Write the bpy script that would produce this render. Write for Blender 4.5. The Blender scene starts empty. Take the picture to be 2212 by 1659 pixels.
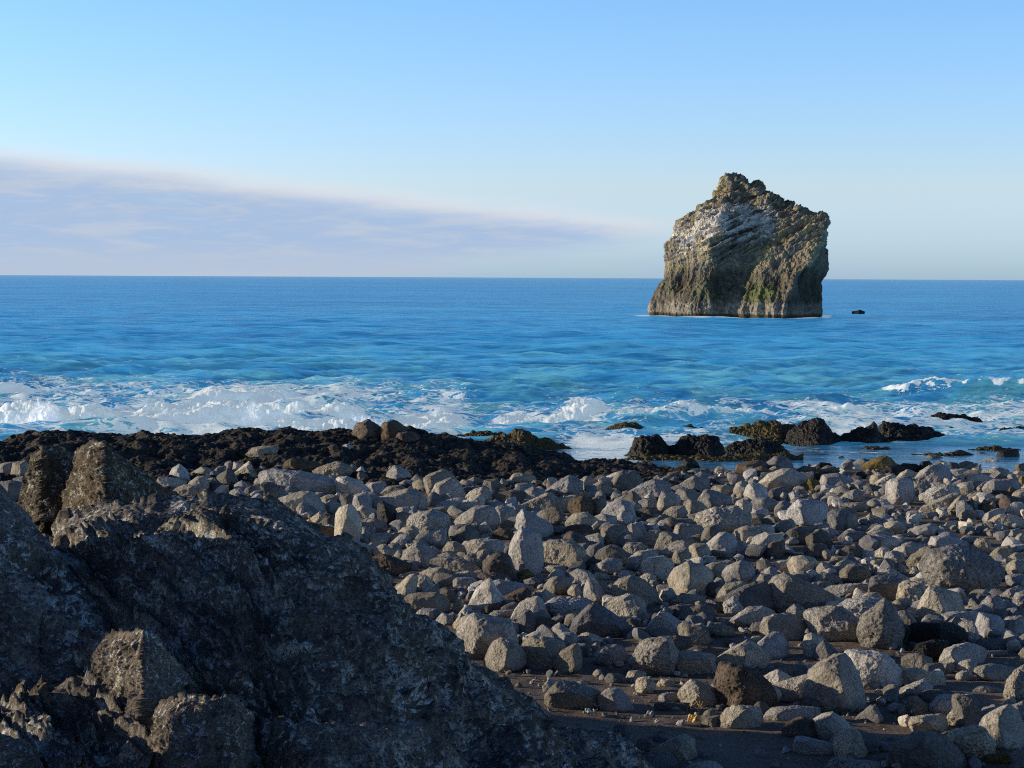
import bpy, bmesh, math, random
import numpy as np
from mathutils import Vector, Matrix
random.seed(7)
RNG = np.random.default_rng(11)
scene = bpy.context.scene
COL = scene.collection

# ------------------------------------------------------------------ camera model (photo plane 2212 x 1659)
PW, PH, F = 2212.0, 1659.0, 3857.0
CAM = np.array([0.0, 0.0, 8.0])
pitch, roll = -math.atan(230.0/F), math.atan(11.0/2212.0)
FW = np.array([0, math.cos(pitch), math.sin(pitch)])
R0, U0 = np.array([1.0, 0, 0]), np.array([0, -math.sin(pitch), math.cos(pitch)])
RT = R0*math.cos(roll) + U0*math.sin(roll)
UP = -R0*math.sin(roll) + U0*math.cos(roll)
def rays(px, py):
    px, py = np.asarray(px, float), np.asarray(py, float)
    return FW + ((px-PW/2)/F)[..., None]*RT - ((py-PH/2)/F)[..., None]*UP
def at_y(px, py, y):            # the point of a sight line at ground distance y
    d = rays(px, py); return CAM + d*(np.asarray(y)/d[..., 1])[..., None]
def project(P):
    v = np.asarray(P) - CAM; k = v@FW
    return PW/2 + F*(v@RT)/k, PH/2 - F*(v@UP)/k, k
cam = bpy.data.cameras.new('camera'); camo = bpy.data.objects.new('camera', cam); COL.objects.link(camo)
cam.sensor_width = 36.0; cam.lens = 36.0*F/PW; cam.clip_start = 0.5; cam.clip_end = 200000
camo.matrix_world = Matrix(((RT[0], UP[0], -FW[0], CAM[0]), (RT[1], UP[1], -FW[1], CAM[1]), (RT[2], UP[2], -FW[2], CAM[2]), (0, 0, 0, 1)))
scene.camera = camo

# ------------------------------------------------------------------ noise
_perm = np.random.default_rng(3).permutation(256).astype(np.int64); _perm = np.concatenate([_perm, _perm])
_g = np.array([(1,1,0),(-1,1,0),(1,-1,0),(-1,-1,0),(1,0,1),(-1,0,1),(1,0,-1),(-1,0,-1),(0,1,1),(0,-1,1),(0,1,-1),(0,-1,-1)], float)
def perlin(P):
    P = np.asarray(P, float); i = np.floor(P).astype(np.int64); f = P - i; i &= 255
    u = f*f*f*(f*(f*6-15)+10); out = 0
    for dx in (0, 1):
        a = _perm[i[..., 0]+dx]; wx = u[..., 0] if dx else 1-u[..., 0]
        for dy in (0, 1):
            b = _perm[(a+i[..., 1]+dy) & 255]; wy = u[..., 1] if dy else 1-u[..., 1]
            for dz in (0, 1):
                g = _g[_perm[(b+i[..., 2]+dz) & 255] % 12]; wz = u[..., 2] if dz else 1-u[..., 2]
                out = out + wx*wy*wz*(g[..., 0]*(f[..., 0]-dx)+g[..., 1]*(f[..., 1]-dy)+g[..., 2]*(f[..., 2]-dz))
    return out
def fbm(P, o=4, gain=.5, lac=2.03):
    s, a = 0, 1.0; P = np.asarray(P, float)
    for k in range(o):
        s = s + a*perlin(P + 17.3*k); P = P*lac; a *= gain
    return s
def ridged(P, o=4, gain=.5, lac=2.03):
    s, a = 0, 1.0; P = np.asarray(P, float)
    for k in range(o):
        s = s + a*(1-2.2*np.abs(perlin(P + 9.7*k))); P = P*lac; a *= gain
    return s
def sm(a, b, x):
    t = np.clip((np.asarray(x, float)-a)/(b-a), 0, 1); return t*t*(3-2*t)
def tab(x, T):
    T = np.array(T, float); return np.interp(x, T[:, 0], T[:, 1])

# ------------------------------------------------------------------ objects
def tag(o, label=None, cat=None, group=None, kind=None):
    for k, v in (('label', label), ('category', cat), ('group', group), ('kind', kind)):
        if v: o[k] = v
    return o
def mesh_obj(name, V, Fc, mat, origin=None, smooth=True, cols=None, sharp=None):
    V = np.asarray(V, float); origin = np.zeros(3) if origin is None else np.asarray(origin, float)
    me = bpy.data.meshes.new(name); V = V - origin
    Fc = np.asarray(Fc, np.int32); n = Fc.shape[1]
    me.vertices.add(len(V)); me.vertices.foreach_set('co', V.astype(np.float32).ravel())
    me.loops.add(Fc.size); me.loops.foreach_set('vertex_index', Fc.ravel())
    me.polygons.add(len(Fc)); me.polygons.foreach_set('loop_start', np.arange(0, Fc.size, n, dtype=np.int32))
    me.polygons.foreach_set('use_smooth', np.full(len(Fc), smooth, bool))
    me.update(calc_edges=True)
    if cols:
        for cn, c in cols.items():
            a = me.color_attributes.new(cn, 'FLOAT_COLOR', 'POINT')
            c = np.asarray(c, np.float32)
            if c.ndim == 1: c = np.stack([c, c, c], 1)
            a.data.foreach_set('color', np.concatenate([c, np.ones((len(c), 1), np.float32)], 1).astype(np.float32).ravel())
    me.materials.append(mat)
    if sharp: me.set_sharp_from_angle(angle=math.radians(sharp))
    o = bpy.data.objects.new(name, me); o.location = origin; COL.objects.link(o); return o
def grid_faces(nr, nc, wrap=False):
    i = np.arange(nr-1)[:, None]*nc; j = np.arange(nc if wrap else nc-1)[None, :]; j2 = (j+1) % nc
    return np.stack([i+j, i+j2, i+nc+j2, i+nc+j], -1).reshape(-1, 4)
def grid_normals(P):            # P (nr, nc, 3)
    n = np.cross(np.gradient(P, axis=1), np.gradient(P, axis=0)); return n/(np.linalg.norm(n, axis=-1, keepdims=True)+1e-12)

# ------------------------------------------------------------------ materials
def new_mat(name):
    m = bpy.data.materials.new(name); m.use_nodes = True; nt = m.node_tree; nt.nodes.clear()
    out = nt.nodes.new('ShaderNodeOutputMaterial'); b = nt.nodes.new('ShaderNodeBsdfPrincipled')
    nt.links.new(b.outputs[0], out.inputs[0]); return m, nt, b
class N:
    def __init__(s, nt): s.nt = nt
    def _in(s, sock, v):
        if isinstance(v, bpy.types.NodeSocket): s.nt.links.new(v, sock)
        elif isinstance(v, (tuple, list)) and len(v) == 3 and sock.type == 'RGBA': sock.default_value = (*v, 1)
        else: sock.default_value = v
    def coord(s, k='Object'): return s.nt.nodes.new('ShaderNodeTexCoord').outputs[k]
    def mapping(s, v, scale=(1, 1, 1), rot=(0, 0, 0)):
        n = s.nt.nodes.new('ShaderNodeMapping'); s._in(n.inputs['Vector'], v); n.inputs['Scale'].default_value = scale; n.inputs['Rotation'].default_value = rot; return n.outputs[0]
    def noise(s, v, scale, detail=4, rough=.55, dist=0):
        n = s.nt.nodes.new('ShaderNodeTexNoise'); s._in(n.inputs['Vector'], v); n.inputs['Scale'].default_value = scale
        n.inputs['Detail'].default_value = detail; n.inputs['Roughness'].default_value = rough; n.inputs['Distortion'].default_value = dist; return n.outputs[0]
    def voro(s, v, scale, feat='F1'):
        n = s.nt.nodes.new('ShaderNodeTexVoronoi'); n.feature = feat; s._in(n.inputs['Vector'], v); n.inputs['Scale'].default_value = scale; return n.outputs['Distance']
    def math(s, op, a, b=0.0, c=0.0, clamp=False):
        n = s.nt.nodes.new('ShaderNodeMath'); n.operation = op; n.use_clamp = clamp
        s._in(n.inputs[0], a); s._in(n.inputs[1], b); s._in(n.inputs[2], c); return n.outputs[0]
    def rng(s, v, a, b, c=0.0, d=1.0, smooth=True):
        n = s.nt.nodes.new('ShaderNodeMapRange'); n.interpolation_type = 'SMOOTHSTEP' if smooth else 'LINEAR'
        s._in(n.inputs[0], v)
        for k, x in zip((1, 2, 3, 4), (a, b, c, d)): s._in(n.inputs[k], x)
        return n.outputs[0]
    def mix(s, f, a, b, mode='MIX'):
        n = s.nt.nodes.new('ShaderNodeMix'); n.data_type = 'RGBA'; n.blend_type = mode
        s._in(n.inputs[0], f); s._in(n.inputs[6], a); s._in(n.inputs[7], b); return n.outputs[2]
    def attr(s, name):
        n = s.nt.nodes.new('ShaderNodeVertexColor'); n.layer_name = name; return n.outputs[0]
    def bump(s, h, strength=.5, dist=.02, nrm=None):
        n = s.nt.nodes.new('ShaderNodeBump'); n.inputs['Strength'].default_value = strength; n.inputs['Distance'].default_value = dist
        s._in(n.inputs['Height'], h)
        if nrm is not None: s._in(n.inputs['Normal'], nrm)
        return n.outputs[0]
    def rand(s): return s.nt.nodes.new('ShaderNodeObjectInfo').outputs['Random']
    def island(s): return s.nt.nodes.new('ShaderNodeNewGeometry').outputs['Random Per Island']
    def sep(s, v):
        n = s.nt.nodes.new('ShaderNodeSeparateXYZ'); s._in(n.inputs[0], v); return n.outputs
def set_bsdf(nt, b, base=None, rough=.9, spec=.25, nrm=None):
    n = N(nt)
    if base is not None: n._in(b.inputs['Base Color'], base)
    n._in(b.inputs['Roughness'], rough); b.inputs['Specular IOR Level'].default_value = spec
    if nrm is not None: n._in(b.inputs['Normal'], nrm)

TONES = {'l': ((.70, .645, .55), (.47, .43, .36)), 'm': ((.57, .53, .465), (.365, .34, .30)), 'd': ((.27, .255, .235), (.17, .162, .15)),
         'k': ((.030, .028, .026), (.014, .013, .012)), 'b': ((.27, .21, .16), (.135, .105, .082)), 'y': ((.36, .28, .10), (.18, .14, .06))}
def rock_mat(tone, pitted=False, island=False):
    m, nt, b = new_mat('rock_%s%s%s' % (tone, '_pitted' if pitted else '', '_loose' if island else '')); n = N(nt); c = n.coord()
    hi, lo = TONES[tone]
    r = n.island() if island else n.rand()
    big = n.noise(c, 2.2, 5, .6); fine = n.noise(c, 34, 5, .7)
    col = n.mix(n.rng(big, .32, .68), lo, hi)
    col = n.mix(n.rng(fine, .36, .70, .0, .34), col, tuple(x*.5 for x in lo))
    col = n.mix(n.rng(n.noise(c, 1.1, 3), .55, .75, 0, .45), col, (.34, .26, .17) if tone in 'lmy' else tuple(x*1.2 for x in lo))
    sp = n.voro(c, 26 if pitted else 42)
    col = n.mix(n.rng(sp, .10, .24, .7 if pitted else .18, 0), col, tuple(x*.3 for x in lo))
    wht = n.noise(c, 60, 2, .5)
    col = n.mix(n.rng(wht, .70, .80, 0, .14), col, (.60, .57, .52))
    v = n.math('MULTIPLY_ADD', r, .50, .72)
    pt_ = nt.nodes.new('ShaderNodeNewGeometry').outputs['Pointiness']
    v = n.math('MULTIPLY', v, n.rng(pt_, .44, .56, .62, 1.28))  # recess shade and edge light put into the rock colour
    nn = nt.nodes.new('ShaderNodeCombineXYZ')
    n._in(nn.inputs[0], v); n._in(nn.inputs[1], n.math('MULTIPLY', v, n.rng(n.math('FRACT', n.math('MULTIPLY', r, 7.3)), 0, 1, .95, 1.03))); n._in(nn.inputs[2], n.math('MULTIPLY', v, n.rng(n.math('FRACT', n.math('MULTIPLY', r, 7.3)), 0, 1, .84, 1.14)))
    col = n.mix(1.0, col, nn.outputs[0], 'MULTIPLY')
    h = n.math('ADD', n.math('MULTIPLY', n.noise(c, 9, 8, .68), 1.0), n.math('MULTIPLY', fine, .35))
    nrm = n.bump(h, 1.0, .09 if pitted else .06)
    if pitted: nrm = n.bump(n.rng(n.voro(n.mapping(c, (1, 1, 1)), 17), .05, .35), .8, .035, nrm)
    else: nrm = n.bump(n.rng(sp, .06, .2), .35, .012, nrm)
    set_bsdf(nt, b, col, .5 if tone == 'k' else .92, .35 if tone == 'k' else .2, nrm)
    return m
_mats = {}
def rmat(tone, pitted=False, island=False):
    k = (tone, pitted, island)
    if k not in _mats: _mats[k] = rock_mat(*k)
    return _mats[k]

# ------------------------------------------------------------------ ground heights
def beach_z(x, y):
    z = tab(y, [(0, 2.4), (20, 2.2), (25, 2.1), (30, 1.95), (45, 1.40), (60, .82), (68, .36), (74.6, 0), (79, -.25), (90, -.9), (130, -3)])
    return z + .05*np.sin(x*.35+1)*np.sin(y*.22)
SHELF_CREST = [(-700, 948), (0, 946), (75, 937), (250, 941), (330, 934), (420, 943), (520, 932), (600, 927), (740, 929), (800, 932), (900, 930), (960, 939), (1000, 950), (1060, 956), (1110, 962), (1210, 984), (1330, 999), (1450, 1013), (1540, 1030), (1640, 1060)]
def shelf_z(x, y, detail=False):
    px = PW/2 + F*x/np.maximum(y, 1)
    yc = 74.0
    zc = 8 - yc*(tab(px, SHELF_CREST)-(594+11*px/2212))/F
    zf = beach_z(x, 60.0) - .1
    t = (y-60)/(yc-60)
    z = zf + (zc-zf)*np.clip(t, -1, 1)
    w = sm(560, 430, px)*sm(-200, 150, px)     # a low wall of cracked lava on the left
    s = sm(.50, .56, t + (.05*perlin(np.stack([x*.9, x*0, x*0], -1)) if detail else 0))
    z = z + w*.30*(s - t)
    z = np.where(t > 1, zc - (y-yc)*.45, z)
    z = np.where(px > 1640, -2, z)
    return np.where((y < 59.5), -2, z)
def ground_z(x, y): return np.maximum(beach_z(x, y), shelf_z(x, y))
def ground_hit(px, py):
    d = rays(px, py); k = np.linspace(15, 130, 3000)
    P = CAM + d*(k/d[1])[:, None]
    under = P[:, 2] < ground_z(P[:, 0], P[:, 1])
    i = int(np.argmax(under)) if under.any() else len(k)-1
    return P[i]

# ------------------------------------------------------------------ rocks from outlines
_ico = {}
def ico(level):
    if level not in _ico:
        bm = bmesh.new(); bmesh.ops.create_icosphere(bm, subdivisions=level, radius=1.0)
        _ico[level] = (np.array([v.co[:] for v in bm.verts]), np.array([[v.index for v in f.verts] for f in bm.faces], np.int32)); bm.free()
    return _ico[level]
def hull_planes(pts):
    bm = bmesh.new(); vs = [bm.verts.new(p) for p in pts]; bm.verts.ensure_lookup_table()
    r = bmesh.ops.convex_hull(bm, input=vs)
    pl = []
    for f in bm.faces:
        f.normal_update(); nn = np.array(f.normal[:]); h = float(nn@np.array(f.verts[0].co[:]))
        if f.calc_area() < 1e-7: continue
        if not any(nn@q > .9995 for q, _ in pl): pl.append((nn, h))
    bm.free()
    Nn, H = np.array([p[0] for p in pl]), np.array([p[1] for p in pl])
    bad = H < 0; Nn[bad] *= -1; H[bad] *= -1
    return Nn, np.maximum(H, 1e-3)
def star_rock(pts, center, axes, ext, shape, seed, level):
    D, Fc = ico(level)
    Nn, H = hull_planes(pts - center)
    U = (D*ext)@axes
    k = {'a': 300, 'r': 110, 'p': 70}[shape]
    rg = np.random.default_rng(int(seed*7+3)); nx = {'a': 8, 'r': 6, 'p': 4}[shape]     # a few broken-off corners
    e = rg.normal(size=(nx, 3)); e[:, 2] = np.abs(e[:, 2])*.6; e[:, 1] -= .2; e /= np.linalg.norm(e, axis=1, keepdims=True)
    Nn = np.concatenate([Nn, e]); H = np.concatenate([H, ((pts-center)@e.T).max(0)*rg.uniform(.80, .94, nx)])
    q = np.maximum(U@Nn.T, 0)/H
    t = (np.sum(q**k, 1)+1e-12)**(-1/k)*{'a': 1.0, 'r': 1.04, 'p': 1.02}[shape]
    V = U*t[:, None]; size = float(np.mean(ext)); dirn = V/(np.linalg.norm(V, axis=1, keepdims=True)+1e-9)
    Pn = V/size + seed*3.17
    if shape == 'a': dsp = .022*fbm(Pn*1.5, 3) + .046*(ridged(Pn*2.3+5, 5, .58)-.4)*.7 + .014*fbm(Pn*11, 4, .65)
    elif shape == 'r': dsp = .038*fbm(Pn*1.2, 3) + .022*fbm(Pn*5, 5, .62) + .008*fbm(Pn*18, 2)
    else: dsp = .085*fbm(Pn*1.8, 4) + .055*ridged(Pn*4.0+3, 4)*.6 + .02*fbm(Pn*13, 3)
    V = V + dirn*(dsp*size)[:, None]
    return V + center, Fc
def parse(line):
    f = [x.strip() for x in line.split(';')]
    o = f[0].split('/'); P = np.array(o[0].split(), float).reshape(-1, 2)
    Rg = np.array(o[1].split(), float).reshape(-1, 2) if len(o) > 1 and o[1].strip() else np.zeros((0, 2))
    return P, Rg, f[1], (f[2] if len(f) > 2 else None)
def build_outline_rock(P, Rg, style, seed, depth=None, level=None, y_off=0.0):
    rr = random.Random(seed)
    m0 = P.mean(0); P = m0+(P-m0)*1.17; Rg = m0+(Rg-m0)*1.13 if len(Rg) else Rg
    x0, y0, x1, y1 = P[:, 0].min(), P[:, 1].min(), P[:, 0].max(), P[:, 1].max(); w, h = x1-x0, y1-y0
    lowest = P[P[:, 1] > y1-.25*h]
    hit = ground_hit(lowest[:, 0].mean(), y1)
    s0 = (hit-CAM)@FW/F
    small = min(w, 1.35*h)*s0
    dc = ((hit-CAM)@FW) + .42*small + y_off
    s = dc/F
    kd = small*rr.uniform(.40, .52); kb = small*rr.uniform(.5, .65)
    pt = lambda q, d: CAM + rays(q[:, 0], q[:, 1])*np.asarray(d).reshape(-1, 1)
    c2 = np.array([(x0+x1)/2, (y0+y1)/2])
    pts = [pt(P, np.full(len(P), dc))]
    if not len(Rg):         # no ridge read off the photograph: a plausible one
        ux = rr.uniform(.26, .52); lean = rr.uniform(-.10, .22)
        Rg = np.array([[x0+ux*w, y0+rr.uniform(.16, .34)*h], [x0+(ux+lean)*w, y0+rr.uniform(.80, 1.0)*h]])
        if rr.random() < .5: Rg = np.vstack([Rg, [[x0+min(.9, ux+rr.uniform(.25, .42))*w, y0+rr.uniform(.22, .5)*h]]])
    elif len(Rg) == 1:
        Rg = np.vstack([Rg, [[Rg[0, 0]+rr.uniform(-.05, .2)*w, y0+rr.uniform(.78, .98)*h]]])
        if rr.random() < .4: Rg = np.vstack([Rg, [[min(x1-.1*w, Rg[0, 0]+rr.uniform(.2, .35)*w), Rg[0, 1]+.12*h]]])
    pts.append(pt(Rg, dc - kd*np.array([rr.uniform(.8, 1.1) for _ in Rg])))
    if style[0] != 'a':
        fr = c2 + (P-c2)*.55 + np.array([.03*w, .06*h]); pts.append(pt(fr, np.full(len(P), dc-kd*.70)))
    bk = c2 + (P-c2)*rr.uniform(.5, .75) + np.array([0, .12*h]); pts.append(pt(bk, np.full(len(P), dc+kb)))
    bs = np.array([[c2[0]-.32*w, y1+.18*h], [c2[0]+.32*w, y1+.18*h]]); pts.append(pt(bs, np.full(2, dc)))
    pts = np.concatenate(pts)
    ctr = np.concatenate([pt(c2[None], [dc]), pt(c2[None], [dc+kb*.1])]).mean(0)
    axes = np.stack([RT, UP, FW]); ext = np.array([w*s/2, h*s/2, (kd+kb)/2])
    size_px = max(w, h)
    if level is None: level = 6 if size_px > 80 else 5 if size_px > 36 else 4
    V, Fc = star_rock(pts, ctr, axes, ext, style[0], seed, level)
    qx, qy, _ = project(V); L = V - ctr      # fit to the outline's width and height
    fx, fy = (x1-x0)/np.ptp(qx), (y1-y0)/max(1, (np.minimum(qy, 1e9).max()-qy.min())*.93)
    V = ctr + L + (L@RT)[:, None]*RT*(fx-1) + (L@UP)[:, None]*UP*(max(fy, .8)-1)
    qx, qy, kk = project(V)
    V = V + RT*((x0+x1)/2-(qx.min()+qx.max())/2)*s - UP*(y0-qy.min())*s
    return V, Fc, np.array([ctr[0], ctr[1], ground_z(ctr[0], ctr[1])])
# Outlines read off the photograph: "x y x y ... / ridge points ; style ; label".  style = shape letter (a angular,
# r rounded, p rough and pitted) + tone letter (l pale, m grey, d dark, k near black, b brown, y ochre or mossy)
TILES = {}
TILES['A'] = ((0, 1380, 1920/2212), '''
-20 430 20 415 55 410 60 470 0 480 ; rm
50 470 60 415 110 405 130 450 120 480 60 490 / 85 425 ; al
115 430 150 410 150 460 120 465 ; al
-10 500 50 490 110 500 130 540 60 570 -10 570 ; rd
60 480 100 470 130 490 120 520 70 520 ; rd
1525 285 1545 245 1590 228 1640 262 1642 312 1560 314 1535 302 / 1570 250 ; pb ; large dark brown rounded knob perched on the crest of the black lava shelf
1650 312 1665 240 1700 232 1750 262 1720 315 1680 322 / 1680 250 ; pb ; dark block beside the brown knob on the crest of the lava shelf
1710 322 1725 285 1770 276 1810 300 1800 326 1740 330 / 1740 290 ; pb ; brown wedge in front of the dark blocks on the lava shelf crest
130 302 152 276 185 280 202 302 / 170 282 ; ab ; small brown stone alone on the shelf edge against the white splash
''')
TILES['B'] = ((560, 1640, 800/2212), '''
220 385 250 330 315 290 380 350 412 450 340 470 240 430 / 305 345 ; rl ; pinkish pointed boulder lit on one side just below the cracked shelf wall
450 370 540 315 610 320 655 390 640 420 560 440 470 400 / 600 340 ; rm
55 490 110 420 240 425 365 460 340 520 260 530 110 530 / 160 490 ; al ; flat boulder with a glowing pale end beside the lichen covered outcrop
400 390 460 370 500 400 470 450 410 450 ; rd
415 490 510 410 575 410 610 480 600 580 500 560 / 520 440 ; rm
265 550 370 500 490 495 540 540 560 610 440 640 290 630 / 480 520 ; pm ; speckled grey boulder half hidden behind the outcrop rim
665 370 720 310 790 300 790 350 700 390 ; rm
770 350 795 270 850 250 880 330 850 360 ; am
880 260 960 280 985 320 930 360 870 340 ; rm
960 340 1030 258 1070 320 1060 360 1000 390 890 380 / 1020 300 ; al
705 460 720 410 800 355 860 370 900 430 930 500 850 510 740 500 / 800 400 ; rd
640 410 700 385 740 400 700 450 650 450 ; rd
605 500 640 460 740 475 790 530 740 570 630 575 / 640 500 ; rb ; reddish rounded boulder resting on a thin flat stone
590 590 640 568 770 570 810 600 780 640 610 620 ; am ; thin flat stone under the reddish rounded boulder
880 530 900 490 960 455 1020 500 1020 560 940 580 / 950 500 ; rm
805 625 880 550 925 540 1000 620 1040 680 900 680 / 930 600 ; al ; pink sunlit pointed boulder rising straight behind the outcrop crest
1010 420 1070 355 1110 370 1090 420 1030 450 ; am
1085 500 1110 430 1170 420 1240 460 1200 520 1100 530 ; rm
985 570 1010 530 1060 515 1110 560 1110 600 1030 620 ; rd
1160 480 1240 470 1320 500 1350 540 1280 580 1220 600 1190 570 / 1180 520 ; ad
1180 400 1210 350 1300 340 1700 400 1880 450 1940 560 1900 590 1600 560 1300 500 1200 450 / 1500 400 1800 480 ; am ; longest flat grey slab lying tilted among the boulders below the shelf
1360 530 1440 480 1540 475 1600 540 1560 590 1420 590 / 1500 510 ; rm
1265 330 1330 295 1400 290 1410 340 1300 345 ; am
1405 330 1420 260 1480 220 1600 250 1760 290 1780 340 1600 380 1430 350 / 1470 280 ; rb ; brown boulder with a long sloping back behind the longest flat slab
1440 355 1530 305 1580 340 1590 375 1480 380 ; rm
1720 365 1800 315 1960 260 2050 300 2085 370 2040 410 1880 440 1740 400 / 1930 330 ; pl ; big pale pitted block at the seaward end of the longest slab
1930 470 1980 420 2060 415 2180 470 2270 550 2240 600 1960 545 / 2030 450 ; rl ; smooth pale tapering boulder below the big pale pitted block
1295 690 1310 670 1570 570 1660 575 1740 660 1790 750 1700 790 1400 770 / 1600 620 ; rm ; large smooth domed boulder in front of the longest slab
1660 560 1780 500 1850 540 1920 590 1750 590 / 1790 520 ; am
1765 640 1840 600 1940 600 1985 690 1960 720 1800 700 ; rm
1830 700 1880 655 1970 690 1990 740 1900 780 1850 760 / 1870 710 ; am
1210 620 1320 525 1360 560 1340 620 1260 690 1200 680 ; ad
1545 780 1600 720 1640 780 1630 820 1560 820 ; al
1365 820 1440 775 1560 810 1600 860 1520 890 1390 870 / 1440 820 ; am
1680 840 1780 775 1830 820 1800 880 1720 880 ; al
1800 870 1960 800 1990 880 1950 960 1850 960 ; ad
1610 980 1700 920 1880 930 1920 1010 1850 1080 1700 1060 / 1700 985 ; ab ; purplish brown block at the rim of the outcrop beside the curved standing stone
1930 1080 1945 950 1960 850 1940 790 2060 720 2170 850 2185 960 2130 1060 1990 1100 / 2050 850 1990 1030 ; rl ; tall curved standing stone with a sunlit face at the outcrop edge
1980 600 2080 590 2150 680 2110 730 1990 720 ; rd
2110 680 2150 610 2250 580 2300 700 2240 760 2120 740 ; rm
2070 1110 2140 1080 2212 1100 2240 1160 2100 1150 ; am
1020 180 1080 115 1180 95 1280 95 1315 130 1280 180 1200 205 1060 200 / 1150 130 ; rl ; pale egg shaped boulder lying alone on the black lava shelf
2010 100 2060 75 2080 120 2150 120 2150 150 2030 155 / 2060 110 ; al ; small bright pale stone alone on the shelf beside a brown lump
1850 110 1930 75 1970 130 1950 170 1860 150 ; pb
''')
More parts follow.
